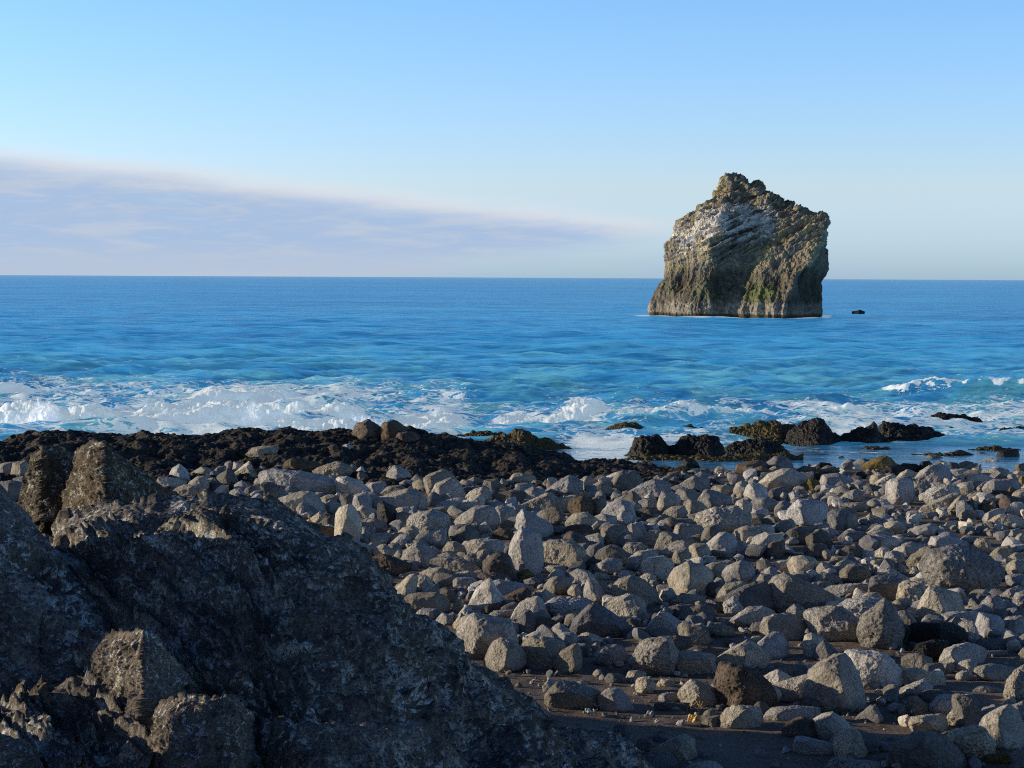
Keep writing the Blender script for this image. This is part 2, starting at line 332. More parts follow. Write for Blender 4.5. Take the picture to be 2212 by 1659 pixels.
TILES['C'] = ((1300, 1700, 800/2212), '''
415 290 440 200 490 135 560 150 640 210 660 240 590 250 470 310 / 510 210 ; al ; pinkish crown shaped boulder with a pointed top under the dark shelf
670 240 720 228 830 245 830 280 700 280 ; am
690 310 760 275 830 290 840 360 760 380 ; rl
555 310 610 280 690 285 700 340 630 360 570 340 ; rm
815 250 1010 180 1060 205 1140 300 1020 420 890 430 850 370 / 860 260 880 380 ; am ; dark faced cube with a sunlit rim standing over its neighbours
890 440 940 330 1090 265 1180 380 1210 460 1120 490 960 490 / 945 370 ; am ; grey pointed boulder leaning on the dark faced cube
185 390 270 310 400 300 420 360 310 420 240 410 / 270 330 295 400 ; am ; grey pyramid shaped stone with a lit triangular face
340 430 430 350 560 340 620 390 500 460 390 470 / 480 360 ; am
100 470 160 415 260 410 360 470 330 500 120 520 ; rm
270 560 350 490 420 500 640 380 720 410 800 500 790 590 600 600 400 600 / 620 430 ; rm ; broad domed boulder with a lit ridge beside the black oval stone
630 390 655 345 682 345 672 385 650 400 ; al
330 600 340 530 390 510 480 570 520 640 480 740 410 740 / 400 560 ; rk ; black oval stone tucked between pale boulders
505 590 560 555 640 555 740 600 700 640 560 630 ; pl
120 590 160 545 240 560 340 620 300 670 150 680 60 650 / 160 580 ; rm
490 680 500 640 580 610 680 640 730 700 640 750 510 740 ; rm
650 700 740 640 820 610 900 590 1010 640 1060 760 920 830 760 800 / 850 650 ; pm ; large rough grey boulder with a scarred shaded front
910 560 990 505 1130 465 1240 470 1180 560 1050 600 940 590 / 1010 540 ; am
1250 460 1300 400 1420 360 1500 410 1540 480 1450 520 1280 500 / 1400 400 ; pl
1165 590 1230 500 1380 430 1420 480 1400 540 1240 610 / 1340 480 ; pl ; long pale lit stone leaning on a speckled one at mid beach
1120 760 1210 640 1350 565 1480 560 1540 640 1560 740 1470 790 1300 810 1150 800 / 1330 610 ; rl ; large smooth boulder with a sunlit sloping shoulder beside the pillar stone
1430 550 1450 495 1560 495 1660 525 1640 570 1480 600 / 1470 530 ; am
1525 590 1580 545 1680 545 1740 600 1770 680 1700 740 1590 730 1550 640 / 1620 610 ; al
1660 545 1720 525 1840 560 1850 620 1770 660 1700 590 ; pm
1760 680 1830 600 1930 640 2100 740 2120 820 2040 860 1900 800 1770 790 / 1850 680 1830 780 ; al ; tapering pale stone balanced on top of the pillar stone
1700 1110 1740 1000 1750 850 1830 800 1900 820 2000 850 2020 1000 2020 1200 1960 1260 1800 1260 1700 1150 / 1815 850 1830 1080 ; am ; tall upright pillar stone with a bright edge in the middle of the beach
1735 1200 1780 1160 1860 1130 1890 1080 1890 1170 1830 1235 1760 1235 / 1850 1170 ; al ; small pale chip at the foot of the pillar stone
1160 320 1200 275 1300 290 1310 330 1200 350 ; rm
1250 290 1330 250 1430 290 1420 340 1300 340 ; am
1420 330 1440 285 1560 270 1590 340 1540 390 1460 370 ; pd
1590 310 1620 265 1670 300 1640 350 ; pm
1685 300 1740 220 1820 210 1930 240 1950 300 1850 320 1720 320 / 1745 260 ; rl
1750 380 1765 310 1900 310 1990 370 1940 390 1790 400 / 1785 340 ; am
1910 310 1950 280 2020 290 2010 350 1930 350 ; rm
1540 430 1720 390 1850 410 1860 480 1800 530 1600 500 ; rd
1805 500 1850 390 1930 355 2030 390 2060 440 2000 500 1880 530 / 1940 400 ; rm
1810 550 2070 420 2180 420 2180 480 2100 580 1880 600 / 2090 440 ; am ; slanting grey slab with a thin lit top edge
1195 390 1250 350 1400 340 1460 360 1380 390 1240 420 ; ad
1380 890 1430 840 1540 835 1560 890 ; rm
1110 850 1230 760 1330 800 1380 870 1230 950 1150 920 / 1230 810 ; ad
800 890 870 830 1010 790 1025 850 1010 960 920 970 840 930 / 950 830 ; rm
530 855 600 780 680 755 740 800 730 860 640 890 / 650 790 ; rl
470 930 560 850 640 840 655 910 600 980 500 960 ; rm
255 870 300 830 440 830 475 900 440 940 300 950 ; rm
205 760 240 690 300 680 400 720 410 790 300 800 ; rm
150 840 170 770 230 780 260 850 200 890 ; am
260 810 300 770 370 790 360 830 ; ad
1250 900 1400 895 1560 900 1610 960 1560 1060 1400 1085 1290 1050 1250 960 / 1400 925 1500 970 ; am ; broad flat topped block with a lit top left of the pillar stone
1530 830 1600 780 1750 850 1740 900 1620 890 ; ab ; reddish wedge between the domed boulder and the pillar stone
1015 1000 1070 930 1140 920 1230 980 1270 1040 1200 1070 1030 1040 / 1130 950 ; rm
665 910 780 890 850 960 800 990 700 960 ; am
425 960 470 935 560 935 560 1000 500 1060 ; am
280 1000 350 950 400 950 490 1030 515 1090 400 1080 300 1040 / 380 980 ; am
0 920 80 910 250 970 290 1030 240 1080 100 1040 / 100 945 ; rm
270 1090 380 1055 560 1120 650 1170 600 1250 480 1280 330 1200 / 450 1120 ; pb ; rough reddish brown boulder at the rim of the outcrop
575 1120 620 1030 740 945 890 1010 900 1080 860 1170 700 1180 600 1150 / 720 1010 ; am ; big faceted boulder with a bright left edge by the reddish rough one
820 985 900 970 970 1030 940 1080 870 1050 ; rm
950 1060 1050 1030 1170 1050 1190 1090 1000 1100 ; am
890 1120 960 1080 1130 1090 1290 1180 1370 1280 1100 1260 960 1200 / 1120 1130 ; am
1180 1130 1280 1090 1420 1100 1420 1180 1300 1200 ; ad
1435 1230 1430 1110 1500 1060 1650 1045 1690 1120 1720 1200 1740 1330 1500 1270 / 1500 1120 1660 1140 ; ab ; tall squarish brown boulder standing on the rough pink stone
1360 1330 1400 1240 1540 1250 1620 1260 1680 1340 1460 1360 / 1460 1280 ; pb ; rough pink stone under the tall squarish brown boulder
790 460 900 450 1000 480 1000 530 850 540 ; rd
1600 950 1700 930 1740 1000 1700 1050 1600 1030 ; rd
1010 660 1120 700 1130 760 1050 780 ; ab
''')
TILES['D'] = ((2040, 1700, 800/2212), '''
25 420 60 380 180 320 260 240 370 270 380 370 250 440 60 450 / 250 320 ; pm
0 430 80 410 130 460 90 480 0 470 ; rd
5 590 20 480 100 475 300 455 330 500 280 560 200 600 60 595 / 60 500 50 585 ; am ; oblong block with a bright square end beside the round brown boulder
258 570 270 500 330 455 400 450 470 490 510 570 450 630 330 640 280 610 / 370 520 ; pb ; round dark brown pitted boulder like a ball at mid beach
380 370 400 280 450 245 540 290 520 350 440 390 / 415 330 ; am
445 400 480 360 600 290 690 300 740 380 640 410 500 420 / 590 330 ; rm
610 270 700 220 790 190 800 260 720 310 640 300 / 760 230 ; rl
705 330 800 200 830 185 960 190 1010 290 960 380 820 410 740 350 / 800 260 750 330 ; ad ; big dark faced block with a lit left edge right below the shelf tail
410 450 440 400 600 395 740 410 720 450 560 460 ; am
500 490 560 450 640 470 640 600 560 630 510 570 ; ad ; dark shaded block touching the round brown pitted boulder
610 600 680 520 790 490 870 510 930 650 900 690 740 650 620 640 / 790 540 ; am ; broad grey boulder with a flat lit top beside the dark shaded block
170 430 220 400 270 420 260 460 190 460 ; rl
730 700 820 610 900 640 930 690 870 740 770 740 / 810 660 ; al
240 720 330 640 430 620 540 690 550 750 450 780 300 740 / 400 650 ; rm
535 660 600 635 740 660 730 740 620 760 560 730 ; am
0 610 110 565 190 575 190 680 160 730 0 730 / 150 590 ; ad
230 820 260 760 400 740 500 770 500 840 400 860 / 360 780 ; rb
210 890 270 820 370 850 500 960 470 1010 350 990 230 930 / 320 870 ; rb ; purplish brown sloping boulder behind the wide flat shaded slab
410 880 560 835 610 900 600 960 520 970 430 920 / 560 860 ; am
605 800 640 755 740 740 860 760 870 820 760 860 680 950 620 880 / 650 800 ; am
720 880 780 800 900 830 970 910 950 960 840 960 760 940 / 830 850 ; pl
860 770 920 735 980 760 1020 850 970 890 900 840 / 920 770 ; am
-60 940 190 905 300 930 410 1030 380 1120 220 1210 -50 1100 / 290 970 ; am ; wide flat slab in shade on the seaward side of the pillar stone
430 1040 480 970 580 935 630 970 600 1050 500 1090 ; rd
550 1060 600 1010 690 960 760 970 860 1050 880 1120 780 1160 640 1120 ; rd
300 1180 400 1050 480 1090 440 1160 360 1220 ; am
530 1220 580 1140 680 1090 790 1110 800 1200 720 1250 580 1250 / 620 1150 ; pm
880 1100 960 1030 1150 1010 1170 1070 1100 1180 950 1210 890 1150 ; rm
980 910 1100 820 1200 810 1230 850 1180 960 1030 960 / 1180 840 ; am
1040 780 1090 730 1160 730 1230 800 1140 830 1080 820 ; rl
830 990 880 935 1000 930 1050 990 960 1050 860 1060 ; pm
1360 790 1390 745 1460 730 1640 760 1640 810 1560 870 1440 860 1390 830 / 1400 760 ; am
1170 1010 1230 840 1280 820 1420 850 1560 900 1560 940 1400 1000 / 1360 880 ; am ; big wedge boulder with a lit rough patch behind the bright oval stone
1180 1060 1300 980 1440 935 1510 960 1520 1050 1400 1060 1250 1070 / 1450 980 ; rl ; bright smooth oval stone glowing at the centre of the boulder field
1340 1090 1380 1010 1480 1000 1520 1060 1500 1130 1400 1140 ; pm
1515 970 1570 940 1670 940 1720 1040 1650 1090 1540 1080 ; rm
1600 920 1660 890 1730 920 1700 970 ; pm
1690 980 1830 840 1880 830 1970 880 2010 980 1950 1050 1800 1060 1710 1040 / 1850 880 ; rl ; cone shaped boulder with a sunlit top below the crusted boulder
2000 820 2100 760 2212 770 2240 860 2180 930 2060 930 ; rm
1950 940 2060 920 2140 1000 2100 1060 2000 1040 ; rm
2150 960 2190 880 2290 830 2440 850 2480 960 2380 1010 2200 1000 / 2330 860 ; rl ; rounded boulder with a bright hump seaward of the dark egg boulder
1595 700 1630 610 1780 570 1980 560 2100 640 2110 740 1990 820 1830 835 1720 740 1620 750 / 1740 640 1870 760 ; pm ; large crusted boulder with a rough scabby face among the seaward stones
1185 560 1200 430 1240 405 1300 440 1390 440 1400 520 1300 590 1220 580 / 1225 500 ; rl ; pale upright boulder like a tooth with two small holes
1245 625 1340 560 1450 550 1480 620 1430 670 1340 670 / 1390 590 ; rl
1470 520 1520 485 1640 530 1690 590 1600 640 1500 640 ; pm
1500 650 1620 620 1600 720 1520 720 ; ad
1320 380 1370 330 1480 320 1550 350 1540 390 1420 390 ; am
1425 320 1540 240 1600 240 1700 270 1700 380 1560 390 1480 330 / 1560 260 1555 350 ; am
1560 235 1640 190 1740 230 1700 270 ; rm
1370 430 1410 370 1520 380 1620 430 1560 500 1440 490 ; rm
1130 270 1190 230 1260 260 1290 300 1200 310 ; rm
900 400 1000 340 1110 280 1200 300 1290 330 1290 420 1160 480 960 440 / 1130 320 ; am ; big dark grey boulder beside the pale tooth shaped one
880 480 920 445 990 455 990 520 920 530 ; am
990 500 1040 470 1150 480 1170 540 1090 570 1010 550 ; am
890 570 960 530 1000 560 980 640 920 640 ; al
970 600 1060 570 1200 600 1230 640 1080 660 ; ad
1170 680 1250 635 1330 670 1330 720 1200 720 ; rm
1330 700 1400 675 1500 680 1540 720 1440 740 ; rm
980 690 1050 660 1160 700 1130 740 1000 740 ; ad
1190 760 1260 730 1330 790 1260 820 ; ad
-50 710 0 695 60 750 80 830 0 850 ; rd
1640 880 1700 770 1780 740 1830 800 1800 880 1700 920 ; rd
1255 270 1300 210 1390 190 1420 260 1360 300 1270 300 / 1300 230 ; pb
1400 140 1460 62 1530 60 1600 130 1520 155 1420 155 / 1470 90 ; rk ; lone round black rock at the near edge of the tide pool
1540 860 1620 840 1680 880 1600 900 ; ad
820 420 900 410 920 480 840 480 ; ad
''')
TILES['E'] = ((2640, 1660, 600/2212), '''
-65 800 0 690 70 660 110 680 360 760 350 860 200 900 20 880 / 40 730 ; rm ; big smooth grey boulder in front of the whale backed boulder
110 660 170 610 300 595 410 620 420 690 360 740 230 700 / 260 640 ; rl
335 600 390 555 440 570 430 610 ; rl
415 650 450 570 520 540 600 580 580 680 500 760 430 690 / 500 600 ; rl
565 720 570 640 640 575 760 580 850 640 860 740 720 810 690 840 600 790 / 670 640 690 790 ; rl ; rounded pinkish boulder half in sun just below the whale backed boulder
430 890 460 810 530 790 650 830 650 960 560 1000 500 930 / 550 860 ; al
660 860 720 780 850 770 960 800 1030 880 960 940 800 900 700 900 ; rm
630 1010 700 910 840 910 900 980 900 1050 760 1040 660 1030 / 740 950 ; am
780 590 920 440 1090 380 1190 375 1290 440 1430 490 1420 600 1300 650 900 610 / 1100 450 950 520 ; rl ; long pale whale backed boulder at the seaward rim of the field
1420 660 1400 570 1450 500 1520 500 1600 550 1600 650 1500 670 / 1500 560 ; ay ; squarish yellowish stone at the tail of the whale backed boulder
1615 560 1640 460 1850 435 1940 500 2040 540 1980 600 1720 620 1640 620 / 1705 500 1720 590 ; rm ; barrel shaped grey boulder lying on its side near the pool
845 340 900 280 1000 200 1120 215 1200 310 1220 370 1050 390 950 420 / 1010 270 ; rd ; dark pointed boulder standing against the blue tide pool
460 390 490 310 740 250 820 270 860 320 800 340 560 430 480 420 / 560 340 ; rb ; wet brown block at the pool edge beside the dark pointed boulder
670 380 800 335 930 400 900 480 800 490 720 480 / 800 390 ; ab ; brown square faced block below the wet block by the pool
1265 400 1380 325 1530 350 1520 420 1320 420 ; rd
1520 370 1610 280 1720 290 1760 330 1640 400 1540 400 ; pk
1590 400 1700 320 1780 340 1860 390 1720 420 ; rd
1420 460 1500 420 1640 430 1600 500 1460 510 ; rk
880 720 960 640 1110 615 1220 680 1200 740 1000 780 / 960 660 ; ad
1055 740 1090 690 1150 720 1130 780 1080 800 ; rl
1170 720 1240 680 1330 750 1310 790 1200 805 / 1250 720 ; al
1165 990 1320 805 1370 920 1500 890 1680 870 1700 1090 1440 1140 1400 1140 1240 1140 1180 1050 / 1355 900 1395 1130 ; am ; big cube shaped boulder with one bright triangular face
1000 960 1060 870 1180 870 1210 920 1140 1000 1040 1010 ; rd
600 1060 760 1040 880 1050 930 1100 900 1210 760 1200 620 1150 ; ad
970 1200 1060 1110 1190 1060 1250 1150 1220 1230 1120 1250 / 1180 1100 ; pl ; pale pitted stone leaning under the bright faced cube
440 1230 560 1170 780 1160 810 1220 700 1330 500 1330 ; rm
1140 1270 1200 1210 1330 1175 1430 1240 1430 1350 1300 1400 1150 1380 / 1250 1220 ; rd ; dark egg shaped boulder standing landward of the bright faced cube
1510 1180 1560 1120 1710 1115 1720 1180 1600 1240 1520 1240 ; am
1720 940 1900 930 2000 980 1960 1120 1940 1200 1800 1180 1720 1120 ; ad ; dark boulder wholly in the shadow of the bright faced cube
1940 1200 2000 980 2090 1000 2110 1080 2050 1190 ; rm
1620 1200 1740 1180 1840 1220 1870 1290 1780 1310 1690 1260 / 1730 1210 ; rl
1420 1330 1600 1210 1700 1290 1760 1380 1600 1460 1440 1420 ; rd
1555 730 1700 650 1760 640 1750 720 1600 740 ; am
1740 680 1790 630 1860 640 1940 700 1800 750 / 1790 660 ; al
1800 770 1880 690 1930 700 1900 780 ; pl
1875 800 1960 710 2070 660 2180 680 2200 780 2060 810 1950 820 / 2070 700 ; pl
1965 640 1990 570 2040 590 2160 620 2100 650 1980 680 / 2010 600 ; al
2060 580 2110 540 2212 540 2240 600 2120 610 ; rm
1380 790 1420 760 1540 790 1560 840 1480 860 ; am
1630 790 1720 740 1820 790 1800 840 1660 850 ; am
1900 870 2000 830 2212 830 2260 900 2130 950 2050 930 / 2100 850 ; pm
1340 800 1440 800 1480 860 1400 890 ; ad
2040 500 2100 420 2180 400 2240 450 2160 490 ; rk
1070 840 1120 790 1150 820 1100 850 ; al
380 740 430 690 510 760 440 770 ; am
345 800 390 765 500 770 480 850 370 860 ; rm
''')
TILES['F'] = ((3240, 1660, 600/2212), '''
0 330 150 240 270 195 350 240 410 310 320 380 180 390 20 380 / 240 270 ; ry ; mossy green boulder at the near edge of the tide pool
250 400 330 340 470 310 540 360 440 440 280 450 ; pk
470 330 560 290 700 300 760 350 650 400 520 380 ; rk
470 280 610 225 700 240 720 280 560 310 ; rk
690 270 740 240 820 250 840 300 760 320 ; rk
750 370 800 270 890 260 950 320 840 370 780 400 ; rk
830 250 900 175 1010 180 1080 230 1050 300 950 310 880 280 / 950 220 ; rd ; dark rounded block with a lit left end on the pool rim
1065 190 1140 130 1200 150 1250 220 1180 230 1080 225 / 1180 170 ; ay ; greenish pointed stone on the pool rim between black rocks
1200 170 1330 110 1420 170 1540 190 1450 280 1280 260 ; rk ; wide black boulder beside the greenish pointed stone on the rim
1525 190 1620 140 1730 160 1760 230 1640 270 1530 230 / 1600 180 ; ry ; boulder with a bright ochre yellow patch on the pool rim
1840 210 1880 110 2000 100 2100 100 2130 180 2060 290 1900 270 / 1900 150 ; ak ; big black square wet boulder on the pool rim past the ochre one
1680 290 1720 240 1830 270 1840 330 1720 320 / 1720 270 ; ad
1110 320 1180 270 1290 290 1280 350 1180 390 ; rd
1230 350 1330 320 1400 260 1490 280 1400 350 1300 390 ; rd
1400 350 1440 300 1560 290 1540 360 1440 390 ; rm
710 540 830 400 930 340 1050 300 1150 370 1190 490 1080 540 920 530 780 560 / 935 370 1070 520 ; am ; large boulder split into a rough lit face and a smooth dark face
460 500 520 420 600 375 690 400 690 460 600 500 / 600 420 ; rl ; smooth round tan boulder seaward of the drum shaped block
85 530 110 460 190 420 290 460 230 540 130 580 ; rl
140 590 240 510 380 440 420 490 340 590 220 610 / 300 500 ; pl
315 700 320 540 460 515 600 510 680 560 680 760 560 830 460 760 340 740 / 470 560 470 740 ; al ; large drum shaped block bright on one half and black on the other
670 600 700 540 850 520 910 600 850 700 740 650 / 830 600 ; pm
835 740 940 640 1110 590 1280 620 1300 720 1190 730 980 850 900 860 / 1120 610 1190 715 ; pl ; square pitted block tilted on its corner past the drum shaped block
805 930 860 890 1200 720 1340 710 1300 860 1100 940 900 970 / 1100 810 ; am ; long dark slab slanting under the tilted square block
1145 950 1260 800 1330 735 1400 760 1350 830 1270 880 1190 980 / 1300 800 ; pl
1280 880 1290 820 1420 810 1425 980 1350 1040 1280 990 / 1400 820 1400 990 ; al ; bright upright post shaped stone near the end of the long dark slab
1390 830 1480 780 1540 850 1500 960 1420 960 ; ad
1655 450 1720 390 1870 350 1990 400 2040 470 1900 510 1720 490 / 1820 400 ; pm ; low round pitted boulder behind the long rounded one
1170 410 1240 370 1400 365 1460 420 1380 470 1220 470 / 1300 390 ; am
1460 430 1520 350 1600 350 1670 410 1580 440 1480 450 ; pm
1435 480 1520 435 1660 450 1780 520 1640 560 1500 510 / 1560 460 ; al
1185 500 1300 450 1380 440 1380 490 1260 530 ; al
1670 610 1760 530 1850 510 2060 510 2180 600 2180 700 1800 680 / 1850 545 ; rm ; long rounded shaded boulder with a lit back near the frame edge
2140 540 2170 480 2230 460 2260 580 2180 610 ; ry
2070 430 2110 390 2212 400 2230 460 2120 480 ; rl
2080 360 2120 310 2212 290 2250 360 2180 410 ; pd
1280 610 1340 560 1450 555 1500 620 1480 720 1340 680 / 1430 600 ; rm
1400 550 1500 530 1640 550 1650 600 1540 650 ; rd
1420 740 1550 670 1640 700 1600 770 1500 780 ; pm
1980 690 2050 605 2090 690 2040 730 ; pb
2090 720 2160 680 2230 670 2240 750 2140 755 ; rl
1880 850 1900 760 1960 740 2030 790 2150 780 2180 900 1970 950 1920 920 / 2020 820 ; rb ; round faced brown boulder like a barrel end near the frame edge
1560 900 1620 840 1680 840 1740 900 1700 970 1600 930 ; pb ; crumbly dark brown lump of scoria among grey stones
1740 860 1790 815 1820 860 1780 900 ; am
1515 1000 1540 940 1630 940 1670 1000 1600 1050 1540 1040 ; rm
1650 1070 1700 980 1830 920 1920 920 1930 990 1800 1050 1720 1110 ; rm
1730 1130 1820 1050 1920 1000 2100 1020 2200 1110 2180 1180 1860 1180 / 1910 1040 ; rl ; large smooth boulder with a pale holed end near the frame edge
2065 970 2100 920 2170 940 2200 1010 2090 1020 ; rm
60 830 160 780 290 790 330 860 240 890 140 890 / 270 810 ; al ; pale flat topped stone seen against shadow landward of the drum block
0 1060 80 985 130 1030 110 1080 0 1080 / 80 1010 ; al
590 1040 620 980 690 980 740 1060 680 1100 620 1080 ; rl
750 1000 850 970 1000 960 920 1040 800 1040 ; am
245 1170 330 1070 400 1050 490 1090 660 1180 500 1220 310 1210 / 430 1090 ; pm
1130 1070 1160 1040 1300 1040 1290 1080 1160 1100 ; rb
630 1260 720 1170 900 1130 1000 1160 960 1240 800 1290 660 1300 / 890 1160 ; rm
1100 1190 1160 1130 1280 1080 1260 1150 1180 1190 ; al
1530 1230 1670 1120 1740 1200 1700 1240 1560 1240 / 1670 1160 ; am
1700 1240 1760 1200 1840 1210 1880 1290 1760 1290 ; am
1890 1220 1930 1160 1990 1180 1960 1250 1920 1260 ; rm
1975 1270 2060 1210 2150 1190 2180 1250 2040 1300 ; am
2090 1330 2140 1280 2240 1240 2260 1400 2120 1400 ; rl
1335 1190 1360 1160 1480 1170 1540 1220 1420 1270 1370 1240 ; ad
205 660 300 605 320 690 240 720 ; rm
0 590 100 580 250 620 200 700 40 690 ; ad
400 1030 500 1000 560 1040 440 1070 ; am
260 1050 310 985 355 1030 300 1060 ; al
920 560 1020 550 1120 570 1060 620 940 620 ; pm
1100 545 1160 510 1230 540 1160 570 ; al
1240 560 1340 515 1420 550 1320 580 ; am
''')
TILES['G'] = ((1400, 2100, 800/2212), '''
-10 120 130 130 200 200 180 270 60 270 ; rm
250 190 330 150 420 125 450 170 340 200 ; pl
195 360 380 180 430 160 450 230 430 290 320 390 230 390 / 350 270 ; al ; bright sunlit slab rising just behind the outcrop rim
430 240 540 165 600 230 620 290 540 350 420 300 / 500 230 ; am
500 140 600 90 700 85 740 180 700 240 560 200 / 670 110 ; rm
310 430 360 370 500 350 640 345 740 380 770 470 740 540 560 530 400 480 / 620 385 ; rm ; big smooth grey boulder in shade below the bright sunlit slab
565 340 640 285 700 310 740 390 640 380 ; am
700 290 790 290 870 370 830 440 750 390 ; ad
840 220 900 185 1040 190 1070 240 1000 290 860 290 / 880 215 ; am
740 200 900 140 1010 115 1090 180 960 180 800 230 / 980 140 ; am
850 300 1000 300 1050 340 950 360 ; ad
820 530 850 450 890 395 920 400 920 500 860 530 / 905 420 ; al
1005 480 1050 350 1150 240 1210 210 1330 400 1280 450 1140 520 1060 490 / 1215 300 1210 430 ; al ; bright triangular boulder glowing in sun below the rough pink stone
1215 220 1320 215 1560 250 1600 280 1400 390 1330 400 1240 330 / 1260 230 ; am ; grey slab in shade behind the bright triangular boulder
1320 420 1560 290 1620 330 1500 440 1400 470 / 1560 330 ; pb ; rough brown slab leaning past the bright triangular boulder
1310 480 1370 420 1440 420 1470 500 1380 520 ; rd
1600 290 1640 265 1665 290 1650 330 ; al
1450 600 1500 490 1600 420 1695 395 1710 520 1780 600 1690 640 1500 640 / 1685 430 1700 540 ; al ; boulder with a sunlit slanting face cut by a dark shadow
1480 660 1580 530 1640 530 1690 600 1600 760 1520 750 / 1580 560 ; ad
1205 590 1270 530 1450 520 1460 570 1330 600 ; pm
1130 540 1220 490 1310 450 1300 510 1200 560 ; ab
890 570 960 480 1010 480 1020 530 960 580 ; al
830 670 890 590 910 560 980 640 920 720 850 715 / 900 620 ; al
890 800 930 620 1060 575 1390 640 1460 830 1300 820 1240 900 1160 1010 1020 920 / 1080 640 1390 690 1100 770 ; am ; big overhanging wedge boulder with a black undercut beside the outcrop
1345 660 1410 640 1520 680 1510 760 1440 770 ; am
460 540 520 505 640 510 720 550 640 610 / 600 530 ; al
660 620 720 555 810 590 820 650 720 665 ; am
1170 1050 1200 960 1270 850 1330 820 1480 870 1560 980 1560 1090 1400 1130 1200 1100 / 1410 890 1380 1110 ; al ; boulder with a bright rounded left face against the outcrop edge
1560 870 1650 810 1800 820 1960 870 1980 960 1860 1110 1720 1110 1600 1060 / 1790 890 ; am ; massive dark blue grey boulder in shade beside the bright faced one
1880 1060 1960 960 2100 880 2150 950 2150 1080 2060 1160 1920 1150 / 2080 930 ; am
1750 790 1800 745 1920 755 1920 830 1790 830 ; rm
1900 810 1960 755 2060 760 2130 850 2000 890 1920 860 / 1980 780 ; rm
1970 860 2040 830 2100 880 2000 890 ; al
1785 300 1860 210 1930 180 2030 220 2050 290 1960 350 1870 355 / 1900 235 ; rm
1810 190 1890 100 1980 120 2030 210 1900 190 / 1890 130 ; al
1760 110 1830 60 1960 60 1990 100 1860 140 ; rm
1780 470 1900 400 2060 400 2212 430 2240 480 2000 560 1980 600 1790 600 / 1800 470 1980 520 ; pl ; flat topped rough block with a bright cut front face
1975 640 2010 570 2110 560 2130 640 2060 680 1990 670 / 2015 600 ; rb
1690 640 1760 600 1920 680 2070 740 1960 770 1740 760 ; ad
1690 340 1780 310 1890 390 1870 440 1760 460 ; rm
2020 330 2060 265 2120 260 2150 330 2070 390 / 2085 300 ; rl
1880 400 1940 370 2020 400 1930 430 ; am
1570 210 1680 180 1730 230 1650 280 ; rd
1500 150 1600 100 1680 180 1560 220 ; py ; yellowish weathered stone at the foot of the pillar stone
''')
